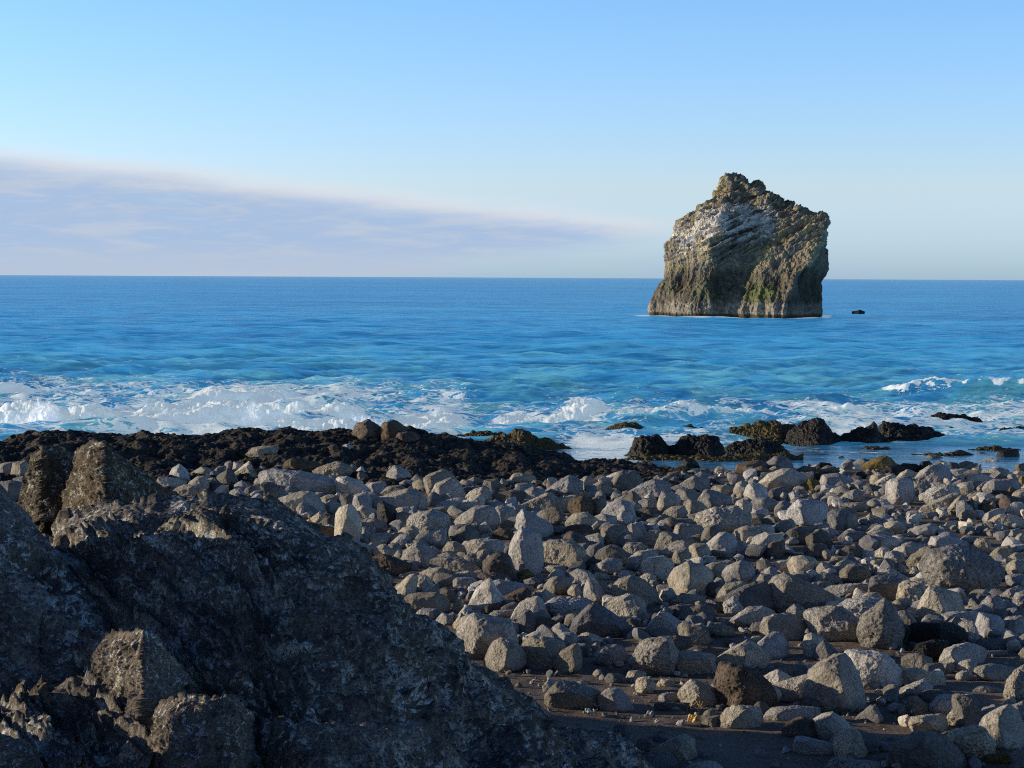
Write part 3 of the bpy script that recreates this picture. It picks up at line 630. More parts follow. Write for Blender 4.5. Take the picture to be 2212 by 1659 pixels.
TILES['H'] = ((2140, 2060, 800/2212), '''
135 200 210 100 320 120 330 170 220 230 ; ad
235 290 270 240 320 260 400 300 300 310 ; al
0 250 80 210 210 240 240 300 180 370 0 360 / 190 260 ; am
500 270 540 220 640 230 650 290 560 310 ; rm
760 190 750 120 800 90 960 80 1030 130 1060 230 980 310 860 300 800 250 / 880 110 870 250 ; al ; boulder with a bright hammer shaped end on small pale stones
700 310 780 250 870 270 880 340 780 320 ; al ; small pale stones propping the bright hammer shaped boulder
1030 300 1060 240 1200 150 1380 200 1450 270 1440 330 1300 450 1150 480 1070 420 / 1240 200 ; rm ; large rounded grey boulder entirely in shade next to the hammer boulder
1120 170 1200 110 1360 130 1350 190 1200 190 ; pl
1350 100 1400 70 1500 80 1480 140 1390 140 ; pl
1575 270 1640 190 1770 130 1880 180 1890 300 1800 350 1680 360 1600 320 / 1740 180 1775 340 ; rl ; bright cream coloured boulder with a sharp shadow line past the shaded one
1400 190 1500 140 1640 140 1650 220 1560 300 1470 300 ; am
1390 400 1440 350 1540 350 1590 420 1560 490 1430 490 ; rd
1440 330 1560 310 1650 350 1560 360 ; ad
1840 360 1900 290 1980 255 2060 290 2100 370 1960 370 / 1980 280 ; rl
2010 210 2090 190 2140 240 2120 280 2030 260 ; rm
1530 520 1590 400 1640 360 1730 340 1830 360 1830 400 1700 490 1580 540 / 1640 430 ; al ; pale slanting slab on top of the big dark boulder with a bright end
1540 530 1700 490 1900 370 1970 350 2080 420 2100 580 1900 650 1790 640 1600 570 / 1720 490 1780 600 ; ad ; big dark boulder with a crumbling bright end in front of the cream one
1590 570 1700 500 1780 620 1700 690 1650 680 / 1720 600 ; pl
1640 760 1780 690 1860 610 2000 600 2090 640 2080 720 2000 790 1780 800 / 1760 725 1900 665 ; am ; flat wedge boulder with a lit top lying on the sand edge
1055 560 1110 490 1200 470 1330 490 1390 550 1300 570 1120 580 / 1200 500 ; pl
1010 600 1120 570 1290 580 1200 650 1080 690 1010 660 ; ad
1120 730 1200 640 1330 580 1400 580 1490 640 1480 750 1360 770 1230 770 / 1335 610 1330 740 ; pd ; dark boulder with a rough gold patch between shaded stones
1400 570 1430 530 1560 560 1580 650 1480 640 ; ad
690 680 740 660 880 690 870 750 760 760 ; am
765 910 880 740 950 660 1000 670 1120 760 1150 880 1050 900 940 890 850 900 / 890 750 930 690 ; am ; mountain shaped boulder with one bright narrow side behind the rough topped one
405 480 450 390 520 320 640 290 760 330 850 420 890 560 800 580 740 480 640 420 480 540 / 580 340 480 500 ; am ; large hunched boulder with a sparkling lit shoulder
380 590 460 530 600 470 680 500 760 600 740 680 560 740 450 660 / 620 500 ; am
145 440 180 330 210 330 320 420 370 510 290 570 210 540 150 500 / 215 390 270 500 ; al ; sharp pointed boulder with a bright left side beside the hunched one
0 800 100 730 200 610 260 570 320 600 560 760 550 830 450 910 300 880 60 830 / 240 610 110 750 540 790 ; ad ; big black faced wedge boulder with a pale top edge near the outcrop
555 840 640 815 760 830 760 890 640 930 560 910 ; ad
80 910 120 880 180 865 320 930 310 970 200 990 110 960 / 190 900 ; al
220 1000 260 970 300 970 300 1050 240 1060 ; al
120 1030 170 990 200 1000 180 1110 130 1110 ; pd
250 1130 300 1050 400 1000 510 1000 560 1060 550 1160 400 1190 300 1160 / 320 1060 ; am
630 1190 700 1060 740 970 910 930 1000 930 1110 1110 1110 1190 1000 1300 860 1290 740 1230 / 990 970 840 1180 ; pl ; large boulder with a rough sparkling top face at the head of the sand
930 910 1100 900 1240 920 1230 1000 1130 1050 1040 1020 ; ad
1130 780 1200 770 1400 880 1440 950 1330 1000 1230 920 ; am
1290 790 1360 770 1410 820 1390 870 1300 830 ; am
1420 830 1460 780 1560 770 1680 830 1680 910 1500 910 1430 880 / 1540 800 ; pm
1230 1050 1320 1010 1440 1020 1610 1100 1560 1150 1400 1130 ; rb ; smooth reddish brown lens shaped stone behind the flat topped low block
1100 1090 1170 1060 1310 1100 1460 1105 1480 1230 1380 1290 1120 1290 / 1120 1150 1420 1150 ; am ; low block with a bright flat top next to the rough topped boulder
1490 1180 1600 1110 1830 960 1880 980 2040 1110 1980 1190 1850 1260 1620 1220 / 1820 990 ; am ; pointed blue grey boulder with a lit rim rising from the sand
1590 930 1700 920 1800 930 1790 990 1650 1000 ; ad
1940 1030 1960 980 2100 870 2180 890 2240 1010 2240 1120 2100 1130 2000 1070 / 1970 990 ; am
1820 950 1900 900 1990 900 1950 950 1860 960 ; al
270 380 330 365 430 380 350 400 ; al
0 380 70 370 140 420 110 470 20 480 ; am
30 480 90 430 150 450 140 500 ; pl
950 430 1050 410 1090 490 1000 540 920 510 ; am
560 760 620 720 700 740 720 800 600 800 ; ad
1520 760 1550 715 1640 740 1660 790 1570 780 ; am
''')
TILES['I'] = ((2840, 1960, 1000/2212), '''
75 210 140 160 220 150 220 250 130 290 60 250 / 130 180 ; rb ; dark boulder with a brown peak beside the dark egg boulder
400 210 470 180 560 190 580 270 480 300 420 270 ; rd
530 240 580 220 640 270 630 310 570 310 ; am
700 190 750 115 790 140 790 180 720 190 / 760 130 ; al
690 240 760 200 860 220 880 280 760 310 ; ad
680 130 760 70 870 80 900 150 830 160 750 150 ; rd
920 100 970 70 1060 70 1130 110 1150 160 1030 110 ; rm
925 200 935 120 1000 105 1140 130 1170 200 1050 230 960 220 / 1025 145 1020 215 ; rl ; stubby log shaped boulder with a bright rounded end
800 280 850 235 960 230 960 290 880 310 820 300 ; rl
885 300 930 260 960 270 960 310 930 320 ; al
970 250 1030 205 1090 205 1100 260 1000 290 ; al
1195 250 1210 190 1270 165 1390 200 1400 250 1300 270 / 1240 205 ; am
1060 290 1080 250 1130 240 1190 260 1220 320 1160 360 1080 340 ; pm
920 350 960 320 1060 305 1070 360 980 370 ; rl
1130 370 1170 340 1230 370 1220 420 1160 420 ; pm
1250 330 1300 280 1430 200 1520 220 1560 280 1430 330 1330 390 1260 380 / 1420 240 ; pm ; sloping pitted boulder leaning on the giant cauliflower like boulder
1435 180 1460 120 1580 115 1700 160 1760 240 1600 250 1470 210 / 1500 140 ; rm
1385 400 1400 330 1440 260 1640 210 1860 270 2000 400 2000 480 1860 570 1760 600 1640 540 1480 490 1420 470 / 1560 340 1720 440 ; pm ; giant knobbly boulder rough like a cauliflower, the largest on the beach
1500 545 1560 490 1610 530 1600 580 1530 570 ; al
1265 430 1280 395 1360 395 1390 440 1310 450 ; rm
1270 470 1350 445 1430 470 1380 500 1290 490 ; rl
1000 440 1020 380 1090 375 1150 400 1150 450 1080 450 / 1085 390 ; al
690 500 700 410 760 360 880 350 930 420 880 480 760 510 / 755 400 ; pm ; knobbly grey boulder with a dark rounded front at mid beach
600 420 680 340 740 310 800 330 760 370 680 420 ; am
520 370 560 330 640 320 660 370 600 410 530 410 ; rd
260 340 300 290 380 280 480 310 490 380 420 430 320 430 280 380 / 350 310 ; rl ; rounded pair like boulder with a smaller hump on its lit side
620 310 640 280 760 290 830 310 740 330 650 330 ; am
140 350 180 320 290 310 260 370 190 400 ; rm
55 410 100 370 160 380 160 440 80 450 ; rm
0 320 60 310 130 360 110 400 0 400 ; rd
0 470 30 430 130 440 140 500 60 540 0 520 / 50 450 ; rm
450 480 520 440 600 425 670 450 690 500 580 520 470 510 ; pm
390 420 460 390 520 440 450 460 ; al
95 540 170 450 240 435 350 480 480 560 600 600 560 700 300 740 130 700 110 600 / 250 460 210 550 ; am ; big dark boulder with a bright upper corner at the back of the sand
420 520 520 490 620 500 600 560 480 570 ; am
525 580 620 530 740 515 860 510 900 560 910 610 760 620 640 620 / 770 530 690 600 ; al ; pale boulder with a pointed lit shelf beside the shaded oblong block
565 710 580 640 640 615 720 640 700 700 600 715 / 620 640 ; al
930 570 950 450 1100 450 1200 480 1160 620 1060 650 950 600 / 960 500 1140 520 ; ad ; dark oblong block with a lit band across its face
1165 600 1180 520 1240 490 1370 500 1380 580 1340 660 1290 690 1210 640 / 1350 525 ; pl ; pale square block between the dark oblong and the bright pointed boulder
1110 690 1180 630 1270 640 1290 710 1200 730 1130 720 ; pm
1330 790 1380 640 1440 545 1480 545 1640 600 1690 700 1660 730 1540 780 1480 830 1400 830 / 1460 590 1530 720 ; al ; pointed boulder with a bright holed face below the giant knobbly one
1380 520 1440 510 1520 530 1440 560 ; ad
680 700 760 640 900 630 1020 640 1000 720 900 800 830 825 770 770 / 880 650 ; pm
415 800 430 745 600 710 700 720 870 870 860 960 780 990 640 980 460 930 / 700 750 830 930 ; pl ; big tan boulder covered in holes at the edge of the open sand
855 870 1030 680 1060 655 1130 720 1200 880 1200 970 1150 1040 1040 1020 870 940 / 1060 720 ; pm ; grey pyramid boulder beside the tan holed one on the sand
1160 740 1230 740 1310 830 1290 900 1230 960 1190 860 ; rm
1240 980 1330 840 1540 830 1660 880 1720 1000 1600 1020 1330 1010 / 1500 860 ; ak ; big flat black boulder in full shadow below the bright holed one
1645 870 1700 830 1780 825 1830 960 1760 990 1700 950 / 1785 870 ; al ; pale lit stone on the shoulder of the flat black boulder
1530 770 1620 740 1800 740 1900 790 1840 870 1700 830 1560 830 / 1600 765 ; am
1820 870 1850 760 2000 790 2040 850 2020 920 1920 960 1850 930 ; rm
1690 730 1720 690 1810 690 1880 720 1800 740 ; pl
1870 690 1920 620 2000 610 2060 680 2050 770 1960 760 1890 730 / 1960 640 ; pm
2020 610 2080 570 2160 530 2200 560 2100 640 2060 650 ; pm
2120 650 2150 590 2230 570 2260 700 2160 690 ; pm
2040 830 2080 790 2212 780 2240 900 2160 950 2050 920 ; am
1790 630 1850 590 1940 590 1960 660 1830 680 ; rd
45 880 100 800 200 760 300 780 380 850 280 900 270 970 150 910 / 120 810 ; am
250 740 310 680 370 700 410 780 360 810 290 790 ; pm
370 690 430 660 520 710 440 750 ; rd
1780 210 1830 140 1900 130 1930 200 1900 260 1830 240 / 1890 160 ; pl ; pale chunky stone behind the giant knobbly boulder
1940 270 2000 210 2080 195 2120 240 2040 300 ; rm
2070 400 2080 340 2150 310 2240 320 2250 420 2120 430 ; rl
2100 210 2140 180 2240 180 2220 240 2150 250 ; rm
2090 290 2150 250 2230 260 2212 310 2120 320 ; rm
2010 340 2060 300 2160 310 2090 350 2040 380 ; am
2070 430 2212 430 2260 500 2212 540 2080 470 ; am
380 1030 400 940 450 925 540 950 520 1000 440 1106 410 1100 / 450 960 ; al ; bright split stone standing on open sand near the tan holed boulder
470 1110 520 1010 560 980 660 1090 600 1150 490 1130 / 560 1000 ; ad ; dark stone with a lit blade like edge behind the tallest pyramid boulder
1830 990 1900 960 2060 960 2060 1030 1900 1050 ; ad
''')
TILES['J'] = ((2000, 2400, 800/2212), '''
150 560 200 490 280 430 450 460 640 530 690 560 660 640 520 690 200 710 150 640 / 520 570 210 520 ; am ; low blue grey boulder alone on the dark sand by the outcrop
690 590 790 510 890 510 980 620 1020 720 900 740 720 640 / 800 525 ; am ; wedge stone in shade next to the low blue grey boulder
750 400 790 350 900 360 960 410 940 450 780 440 ; ad
960 430 1000 330 1090 320 1160 340 1160 400 1080 440 990 440 ; am
1065 500 1090 400 1210 390 1260 470 1230 550 1160 555 1080 520 / 1210 420 1150 520 ; pl ; small sunlit cube on the sand in front of the rough topped boulder
1280 470 1330 405 1400 410 1460 450 1380 500 1320 500 / 1410 430 ; pl
1310 620 1330 570 1400 545 1490 545 1500 630 1380 640 / 1365 570 ; am
1270 660 1380 645 1600 650 1580 720 1280 720 ; ad ; thin dark flat stone lying in front of the pointed lit boulder
1415 710 1460 680 1530 700 1500 725 ; al
1520 560 1560 490 1640 425 1690 430 1900 530 1950 600 1900 690 1760 690 1620 600 1550 620 / 1690 460 1710 570 ; al ; peaked boulder with a bright left face beside the red crumbling one
580 930 640 925 800 950 850 980 800 1040 700 1020 ; am
830 950 870 890 960 890 1000 980 980 1080 900 1110 ; pd ; dark round pitted stone at the foot of the outcrop
1070 1100 1110 1030 1220 1030 1240 1100 1200 1160 1100 1150 ; ad
1240 1150 1400 1070 1550 990 1640 1040 1670 1200 1530 1260 1420 1120 1300 1160 / 1550 1010 1500 1100 ; am ; angular slab wholly in shadow on the near sand
1200 1010 1300 985 1400 1040 1260 1060 ; pd
1100 1320 1200 1210 1400 1190 1490 1290 1500 1340 1100 1340 ; ad
1600 1340 1690 1270 1850 1260 1950 1330 1940 1400 1600 1400 ; pl ; pale speckled boulder cut off by the bottom of the frame
1750 900 1765 820 1950 790 1960 905 1840 915 / 1850 830 ; ad ; dark brick like stone beside the yellow dried kelp
460 440 520 420 585 430 580 465 480 470 ; al
790 470 820 445 850 480 800 485 ; al
1530 372 1590 350 1600 380 1550 385 ; al
''')
TILES['K'] = ((2700, 2400, 600/2074), '''
-40 500 0 350 40 320 230 360 420 430 600 600 690 780 620 900 270 860 200 780 30 600 / 300 430 290 810 ; pb ; big boulder whose left face is a crumbling red brown mass
25 1130 30 1010 110 880 200 860 450 865 520 960 510 1060 380 1110 180 1160 90 1170 / 340 900 190 1040 ; am ; boulder with a pale lit face beside the dark brick like stone
290 1190 310 1175 335 1190 340 1220 300 1222 ; pd
545 515 620 460 740 400 800 420 940 510 800 580 760 580 700 620 620 600 / 760 430 750 570 ; al
700 760 820 690 950 680 1000 740 930 790 780 800 ; ad
680 610 800 560 1060 480 1190 460 1180 640 1030 740 940 660 860 690 / 1010 600 ; al ; pale jagged ledge stone leaning against the tallest pyramid boulder
1120 740 1180 600 1190 380 1290 300 1430 250 1560 230 1690 430 1770 560 1840 880 1700 910 1560 820 1520 880 1340 870 1250 770 / 1435 285 1480 450 1570 700 1550 850 ; am ; tallest pyramid boulder on the near sand with a dark smooth right side
1270 280 1350 220 1550 200 1700 150 1640 230 1440 260 ; pd
1590 220 1720 150 1810 215 2070 185 2200 300 2350 480 2360 620 2080 620 1770 560 1690 420 / 2060 225 2000 440 1790 545 ; al ; broad boulder with a flat pale face leaning behind the tallest pyramid
1770 580 1870 550 2020 550 2050 630 1900 660 1800 630 ; pm
590 1020 650 880 860 860 1250 890 1240 960 1000 1000 760 1050 680 1065 / 730 920 760 1040 ; am ; low long block with a bright blunt end in front of the tallest pyramid
1060 790 1160 760 1340 810 1340 870 1200 930 1080 880 ; ad
835 1180 920 1080 1040 1010 1100 1030 1340 1130 1340 1220 1280 1290 1080 1250 900 1220 / 1075 1040 1080 1230 ; ab ; brown sided wedge on the near sand before a domed stone
1220 1045 1340 970 1460 950 1600 1040 1680 1160 1500 1300 1370 1230 1350 1130 / 1470 970 1320 1080 ; rl ; domed stone with a pinkish lit crown behind the brown sided wedge
990 1370 1000 1270 1080 1260 1270 1310 1600 1400 1690 1440 1600 1490 1240 1480 1150 1440 / 1120 1290 1240 1370 ; am ; flat slab with a bright broken end lying on the near sand
1490 1370 1510 1250 1580 1190 1780 1170 1890 1440 1850 1540 1710 1500 1700 1430 / 1775 1195 1710 1420 ; al ; block with a bright square face resting on the flat broken slab
1410 1690 1440 1560 1520 1530 1640 1570 1900 1600 2020 1590 2000 1700 1410 1700 / 1520 1560 ; pm
1450 930 1500 880 1600 860 1620 920 1560 960 ; pd
1800 980 1920 900 2010 840 2050 940 2030 1000 1900 1000 / 1990 870 ; pl
1770 920 1790 880 1820 890 1810 930 ; al
690 310 760 285 830 310 740 330 ; am
500 420 960 350 970 400 860 460 600 470 ; ad
''')
TILES['L'] = ((3240, 2380, 600/1991), '''
485 380 490 280 560 240 710 240 830 280 830 370 740 410 600 410 / 720 270 730 395 ; am ; squared block on open sand beside a black fissured stump
380 420 420 375 470 390 470 480 410 470 ; pm
475 540 480 470 540 430 650 425 800 490 960 540 980 600 820 650 640 640 520 650 / 620 450 630 550 ; al ; smooth bright nosed boulder piled on rough pale stones
460 760 470 680 620 620 740 565 830 660 720 740 620 800 520 780 / 640 660 ; pl ; rough pale stone directly under the bright nosed boulder
730 740 760 690 1000 700 1110 750 1000 800 900 860 800 860 / 780 710 ; ad
810 930 870 830 930 770 1080 755 1120 810 1110 900 990 1010 900 1000 840 970 / 1105 830 ; pl ; bright egg shaped rough boulder atop the low flat block
1010 1070 1120 920 1160 905 1330 1020 1350 1060 1310 1110 1060 1140 1020 1120 / 1160 1000 ; pl ; bright crumbly wedge below the bright egg shaped boulder
1120 760 1200 830 1310 950 1440 1000 1500 1060 1400 1160 1320 1130 1330 1000 ; ad
545 800 640 770 740 860 790 920 700 1000 550 1010 / 570 880 ; pm
430 980 530 860 560 900 540 1000 ; al
300 910 370 850 470 880 430 960 350 960 ; pl
585 1130 590 1040 990 1000 1010 1110 960 1180 810 1220 620 1170 / 600 1060 810 1110 ; am ; low flat block with a lit front under the bright egg shaped boulder
410 1400 470 1290 560 1250 820 1220 950 1270 1080 1380 1250 1570 1240 1700 560 1700 450 1560 / 570 1280 580 1380 ; ad ; biggest dark boulder at the bottom of the frame with a cleft front
560 1660 590 1370 700 1350 840 1335 700 1480 660 1680 / 690 1370 650 1600 ; pb ; brown lit slab face set into the biggest dark near boulder
1040 1310 1080 1220 1340 1150 1480 1200 1600 1430 1560 1500 1350 1560 1300 1480 1140 1470 / 1450 1210 1460 1400 1110 1300 ; pl ; big pale dimpled boulder between the cleft one and the tall pointed one
940 1250 1020 1210 1170 1180 1190 1200 1050 1270 ; pd
1455 1160 1500 1070 1680 930 1790 910 1890 1010 1970 1380 1900 1400 1730 1410 1590 1350 1550 1280 / 1690 950 1670 1130 1730 1380 ; al ; tall pointed boulder with a bright left face near the bottom corner
1490 1020 1700 900 1800 860 1830 920 1680 930 1540 1040 ; al
1750 760 1760 680 1850 560 1870 480 1991 400 2060 420 2060 820 1840 850 1790 820 / 1880 600 ; pl ; rough pale boulder cut by the right edge of the frame
1820 900 1991 830 2060 900 2050 1050 1890 990 1830 930 ; pm
970 350 1000 260 1050 180 1150 130 1300 110 1420 140 1500 190 1300 260 1180 370 / 1080 190 1170 350 ; am ; blue grey boulder with a lit edge past the black fissured stump
1170 370 1250 320 1320 310 1390 340 1350 460 1290 460 / 1320 340 ; al
1395 470 1400 410 1560 370 1900 430 1850 560 1600 560 1420 490 / 1420 420 ; am ; layered slab with striped light on its top near the frame edge
1150 550 1160 490 1240 450 1330 460 1350 520 1260 560 ; pm
1370 690 1440 640 1530 635 1560 680 1700 690 1650 740 1480 720 ; am
1140 750 1220 760 1340 740 1380 800 1330 840 1200 800 ; pm
1530 1590 1540 1500 1640 1490 1830 1465 2060 1470 2060 1580 1800 1600 1700 1560 1560 1600 / 1720 1500 ; py ; long yellowish knobbly stone in the bottom corner of the frame
1810 1690 1860 1590 1991 1580 2060 1600 2060 1700 1810 1700 ; ad
260 1640 290 1540 370 1500 410 1560 380 1640 ; pm
370 1680 420 1570 470 1560 480 1680 380 1690 ; pl
630 230 700 130 880 80 1030 95 1000 290 940 300 780 270 / 720 140 ; pk ; black fissured stump like a bundle of columns on the sand
520 205 555 100 640 95 640 200 / 570 110 ; pk
740 420 800 370 960 360 1020 470 920 520 ; ad
970 390 1080 350 1120 400 1040 460 980 420 ; pl
1300 250 1500 210 1740 195 1760 240 1500 260 ; am
230 750 270 700 310 740 290 770 ; pm
''')
# ------------------------------------------------------------------ the boulders
ROCKS = []
for tname, ((tx, ty, ts), body) in TILES.items():
    for ln in body.strip().split('\n'):
        P, Rg, st, lab = parse(ln)
        k = PW/3840.0
        cv = lambda q: np.stack([(tx+q[:, 0]*ts)*k, (ty+q[:, 1]*ts)*k], 1) if len(q) else q
        P, Rg = cv(P), cv(Rg)
        w, h = np.ptp(P[:, 0]), np.ptp(P[:, 1])
        x, y = P[:, 0], P[:, 1]; area = .5*abs(np.dot(x, np.roll(y, 1))-np.dot(y, np.roll(x, 1)))
        ROCKS.append(dict(P=P, R=Rg, st=st, lab=lab, area=area, w=w, h=h, c=P.mean(0), y1=P[:, 1].max(), i=len(ROCKS)))
rank = sorted(ROCKS, key=lambda r: -(r['area'] + (1e6 if r['lab'] else 0)))
single = set(r['i'] for r in rank[:300])
used_labels = set(r['lab'] for r in ROCKS if r['lab'])
LMK = [r for r in ROCKS if r['lab']]
def short(lab):     # a landmark's own words, kept brief enough to be quoted
    for cut in (' with ', ' lying ', ' standing ', ' beside ', ' behind ', ' in ', ' at ', ' below ', ' on ', ' under ', ' next ', ' by ', ' leaning', ' tucked', ' right ', ' seen', ' half', ' rising', ' cut', ' lit', ' glowing', ' alone', ' between', ' resting', ' past', ' tilted', ' wholly', ' split', ' seaward', ' landward', ' whose', ' pil', ' atop', ' set', ' cover', ' entirely', ' slanting', ' near', ' propping', ' perched', ' balanced', ' the largest', ' of ', ' against ', ' like'):
        j = lab.find(cut)
        if j > 8: lab = lab[:j]
    return lab.rstrip(',')
SHORTS = {}
for r in LMK: SHORTS.setdefault(short(r['lab']), []).append(r)
QUOTE = {r['i']: s for s, rs in SHORTS.items() if len(rs) == 1 and 3 <= len(s.split()) <= 6 for r in rs}
def auto_label(r):
    tone = {'l': 'pale', 'm': 'grey', 'd': 'dark', 'k': 'black', 'b': 'brownish', 'y': 'yellowish'}[r['st'][1]]
    shp = {'a': 'angular', 'r': 'rounded', 'p': 'rough'}[r['st'][0]]
    asp = r['w']/r['h']; form = 'flat ' if asp > 2.0 else 'upright ' if asp < .85 else ''
    sz = 'big ' if r['w'] > 95 else 'small ' if r['w'] < 42 else ''
    head = '%s%s%s %s boulder' % (sz, form, shp, tone) if not form else '%s%s%s boulder' % (sz, form, tone)
    near = sorted((q for q in LMK if q['i'] in QUOTE), key=lambda q: np.hypot(q['c'][0]-r['c'][0], (q['c'][1]-r['c'][1])*1.6))
    for q in near[:14]:
        dx, dy = r['c'][0]-q['c'][0], (r['c'][1]-q['c'][1])*1.5
        rel = ('just right of' if dx > 0 else 'just left of') if abs(dx) > abs(dy) else ('just in front of' if dy > 0 else 'just behind')
        lab = '%s %s the %s' % (head, rel, QUOTE[q['i']])
        if np.hypot(dx, dy) > 190: break
        if lab not in used_labels and len(lab.split()) <= 16:
            used_labels.add(lab); return lab
    for q in near[:6]:
        dx, dy = r['c'][0]-q['c'][0], (r['c'][1]-q['c'][1])*1.5
        rel = ('right of' if dx > 0 else 'left of') if abs(dx) > abs(dy) else ('in front of' if dy > 0 else 'behind')
        lab = 'next %s a little farther %s the %s' % (head, rel, QUOTE[q['i']])
        if lab not in used_labels and len(lab.split()) <= 16:
            used_labels.add(lab); return lab
    used_labels.add(head); return head
loose_V, loose_F, loose_n = {}, {}, {}
def add_loose(key, V, Fc):
    n0 = loose_n.get(key, 0); loose_V.setdefault(key, []).append(V); loose_F.setdefault(key, []).append(Fc+n0); loose_n[key] = n0+len(V)
for r in ROCKS:
    big = r['i'] in single
    V, Fc, org = build_outline_rock(r['P'], r['R'], r['st'], r['i']+1)
    if big:
        o = mesh_obj('boulder', V, Fc, rmat(r['st'][1], r['st'][0] == 'p'), org, sharp={'a': 24, 'p': 50, 'r': 40}[r['st'][0]])
        tag(o, r['lab'] or auto_label(r), 'boulder', 'boulders of the beach')
    else:
        add_loose(r['st'][1], V, Fc)

# smaller stones filling the gaps, far too many to count
base = []
for b_ in range(14):
    rr = np.random.default_rng(100+b_); pts = rr.normal(size=(14, 3)); pts /= np.linalg.norm(pts, axis=1, keepdims=True)
    pts *= rr.uniform(.75, 1.05, (14, 1))*np.array([1, rr.uniform(.6, .9), rr.uniform(.5, .8)])
    base.append([star_rock(pts, np.zeros(3), np.eye(3), np.array([1, .8, .65]), 'a', b_+.5, lv)[:2] for lv in (2, 3, 4)])
def scatter(n, smin, smax, dmask, lv, sink, seed, power=2.2):
    rg = np.random.default_rng(seed); k = 0
    while k < n:
        px, py = rg.uniform(-150, 2360), 985 + (1659-985)*rg.uniform()**1.35
        if rg.uniform() > dmask(px, py): continue
        p = CAM + rays(px, py); hit = None
        y = 25.0
        for _ in range(18):
            q = at_y(np.array([px]), np.array([py]), np.array([y]))[0]; zt = float(beach_z(q[0], y)); d = rays(px, py); y = float(np.clip((8-zt)/(-d[2]/d[1]), 15, 90))
        q = at_y(np.array([px]), np.array([py]), np.array([y]))[0]
        s = smin + (smax-smin)*rg.uniform()**power; s *= .75 + .5*sm(25, 60, y)
        a, b2, c3 = rg.uniform(0, 6.283, 3)
        M = np.array(Matrix.Rotation(a, 3, 'Z') @ Matrix.Rotation(.5*math.sin(b2), 3, 'X') @ Matrix.Rotation(.5*math.sin(c3), 3, 'Y'))
        V, Fc = base[rg.integers(14)][lv]
        W = (V*s)@M.T + np.array([q[0], q[1], float(ground_z(q[0], q[1])) + s*.65*sink])
        add_loose('mddd'[rg.integers(4)], W, Fc); k += 1
def mask_field(px, py):
    lim = tab(px, [(-200, 1120), (300, 1080), (600, 1110), (800, 1200), (1000, 1420), (1150, 1430), (1400, 1400), (1600, 1370), (1750, 1370), (1950, 1390), (2212, 1420)])
    top = tab(px, [(-200, 1040), (100, 1040), (350, 1050), (600, 1040), (850, 1042), (1000, 1052), (1400, 1045), (1550, 1020), (1800, 1000), (2000, 985), (2400, 985)])
    if py < top: return 0
    return 1.0 if py < lim else .10
scatter(1500, .14, .40, mask_field, 1, .45, 5, 1.6)
scatter(2200, .05, .16, mask_field, 0, .5, 6)
scatter(320, .05, .13, lambda px, py: 1.0 if py > 1370 and px > 1120 else 0, 1, .4, 9)
scatter(1500, .015, .06, lambda px, py: 1.0 if py > 1340 and px > 1050 else 0, 0, .4, 8)
# the field goes on beyond the picture's edges and behind the outcrop
rg = np.random.default_rng(77); k = 0
while k < 1100:
    x, y = rg.uniform(-30, 38), rg.uniform(27, 68); z = float(ground_z(x, y)); px, py, _ = project(np.array([x, y, z]))
    if not (px > 2290 or px < -80 or (px < 900 and py > tab(px, [(-80, 1100), (300, 1130), (600, 1150), (900, 1370)]))): continue
    if shelf_z(x, y) > beach_z(x, y): continue
    s = .10+.42*rg.uniform()**2.2; M = np.array(Matrix.Rotation(rg.uniform(0, 6.28), 3, 'Z') @ Matrix.Rotation(rg.uniform(-.5, .5), 3, 'X'))
    V, Fc = base[rg.integers(14)][1]; add_loose('lmmd'[rg.integers(4)], (V*s)@M.T + np.array([x, y, z+s*.3]), Fc); k += 1
for key in loose_V:
    o = mesh_obj('cobbles', np.concatenate(loose_V[key]), np.concatenate(loose_F[key]), rmat(key, False, True), sharp=28)
    tag(o, {'l': 'pale', 'm': 'grey', 'd': 'dark', 'k': 'black', 'b': 'brown', 'y': 'yellowish'}[key] + ' small stones filling the gaps between the beach boulders', 'cobbles', kind='stuff')

# ------------------------------------------------------------------ beach ground (dark volcanic sand), one sheet that runs under the sea
def sand_mat():
    m, nt, b = new_mat('black_sand'); n = N(nt); c = n.coord()
    col = n.mix(n.rng(n.noise(c, .8, 5), .3, .7), (.095, .073, .056), (.18, .138, .105))
    col = n.mix(n.rng(n.noise(c, 55, 3, .7), .35, .7), col, (.24, .19, .145))
    col = n.mix(n.rng(n.noise(c, 150, 2, .6), .66, .76), col, (.32, .28, .24))
    h = n.math('ADD', n.noise(c, 5, 6, .6), n.math('MULTIPLY', n.noise(c, 60, 3, .7), .12))
    set_bsdf(nt, b, col, .95, .15, n.bump(h, .6, .06)); return m
a = np.tan(np.linspace(-.62, .62, 520)); d = np.concatenate([np.linspace(3, 40, 420), np.linspace(40.2, 100, 200)])
Y, A = np.meshgrid(d, a, indexing='ij'); X = A*Y
Zb = beach_z(X, Y) + .05*fbm(np.stack([X*.5, Y*.5, X*0], -1), 4) + .012*fbm(np.stack([X*4, Y*4, X*0+3], -1), 3)
tag(mesh_obj('beach', np.stack([X, Y, Zb], -1).reshape(-1, 3), grid_faces(*X.shape), sand_mat()), kind='structure')

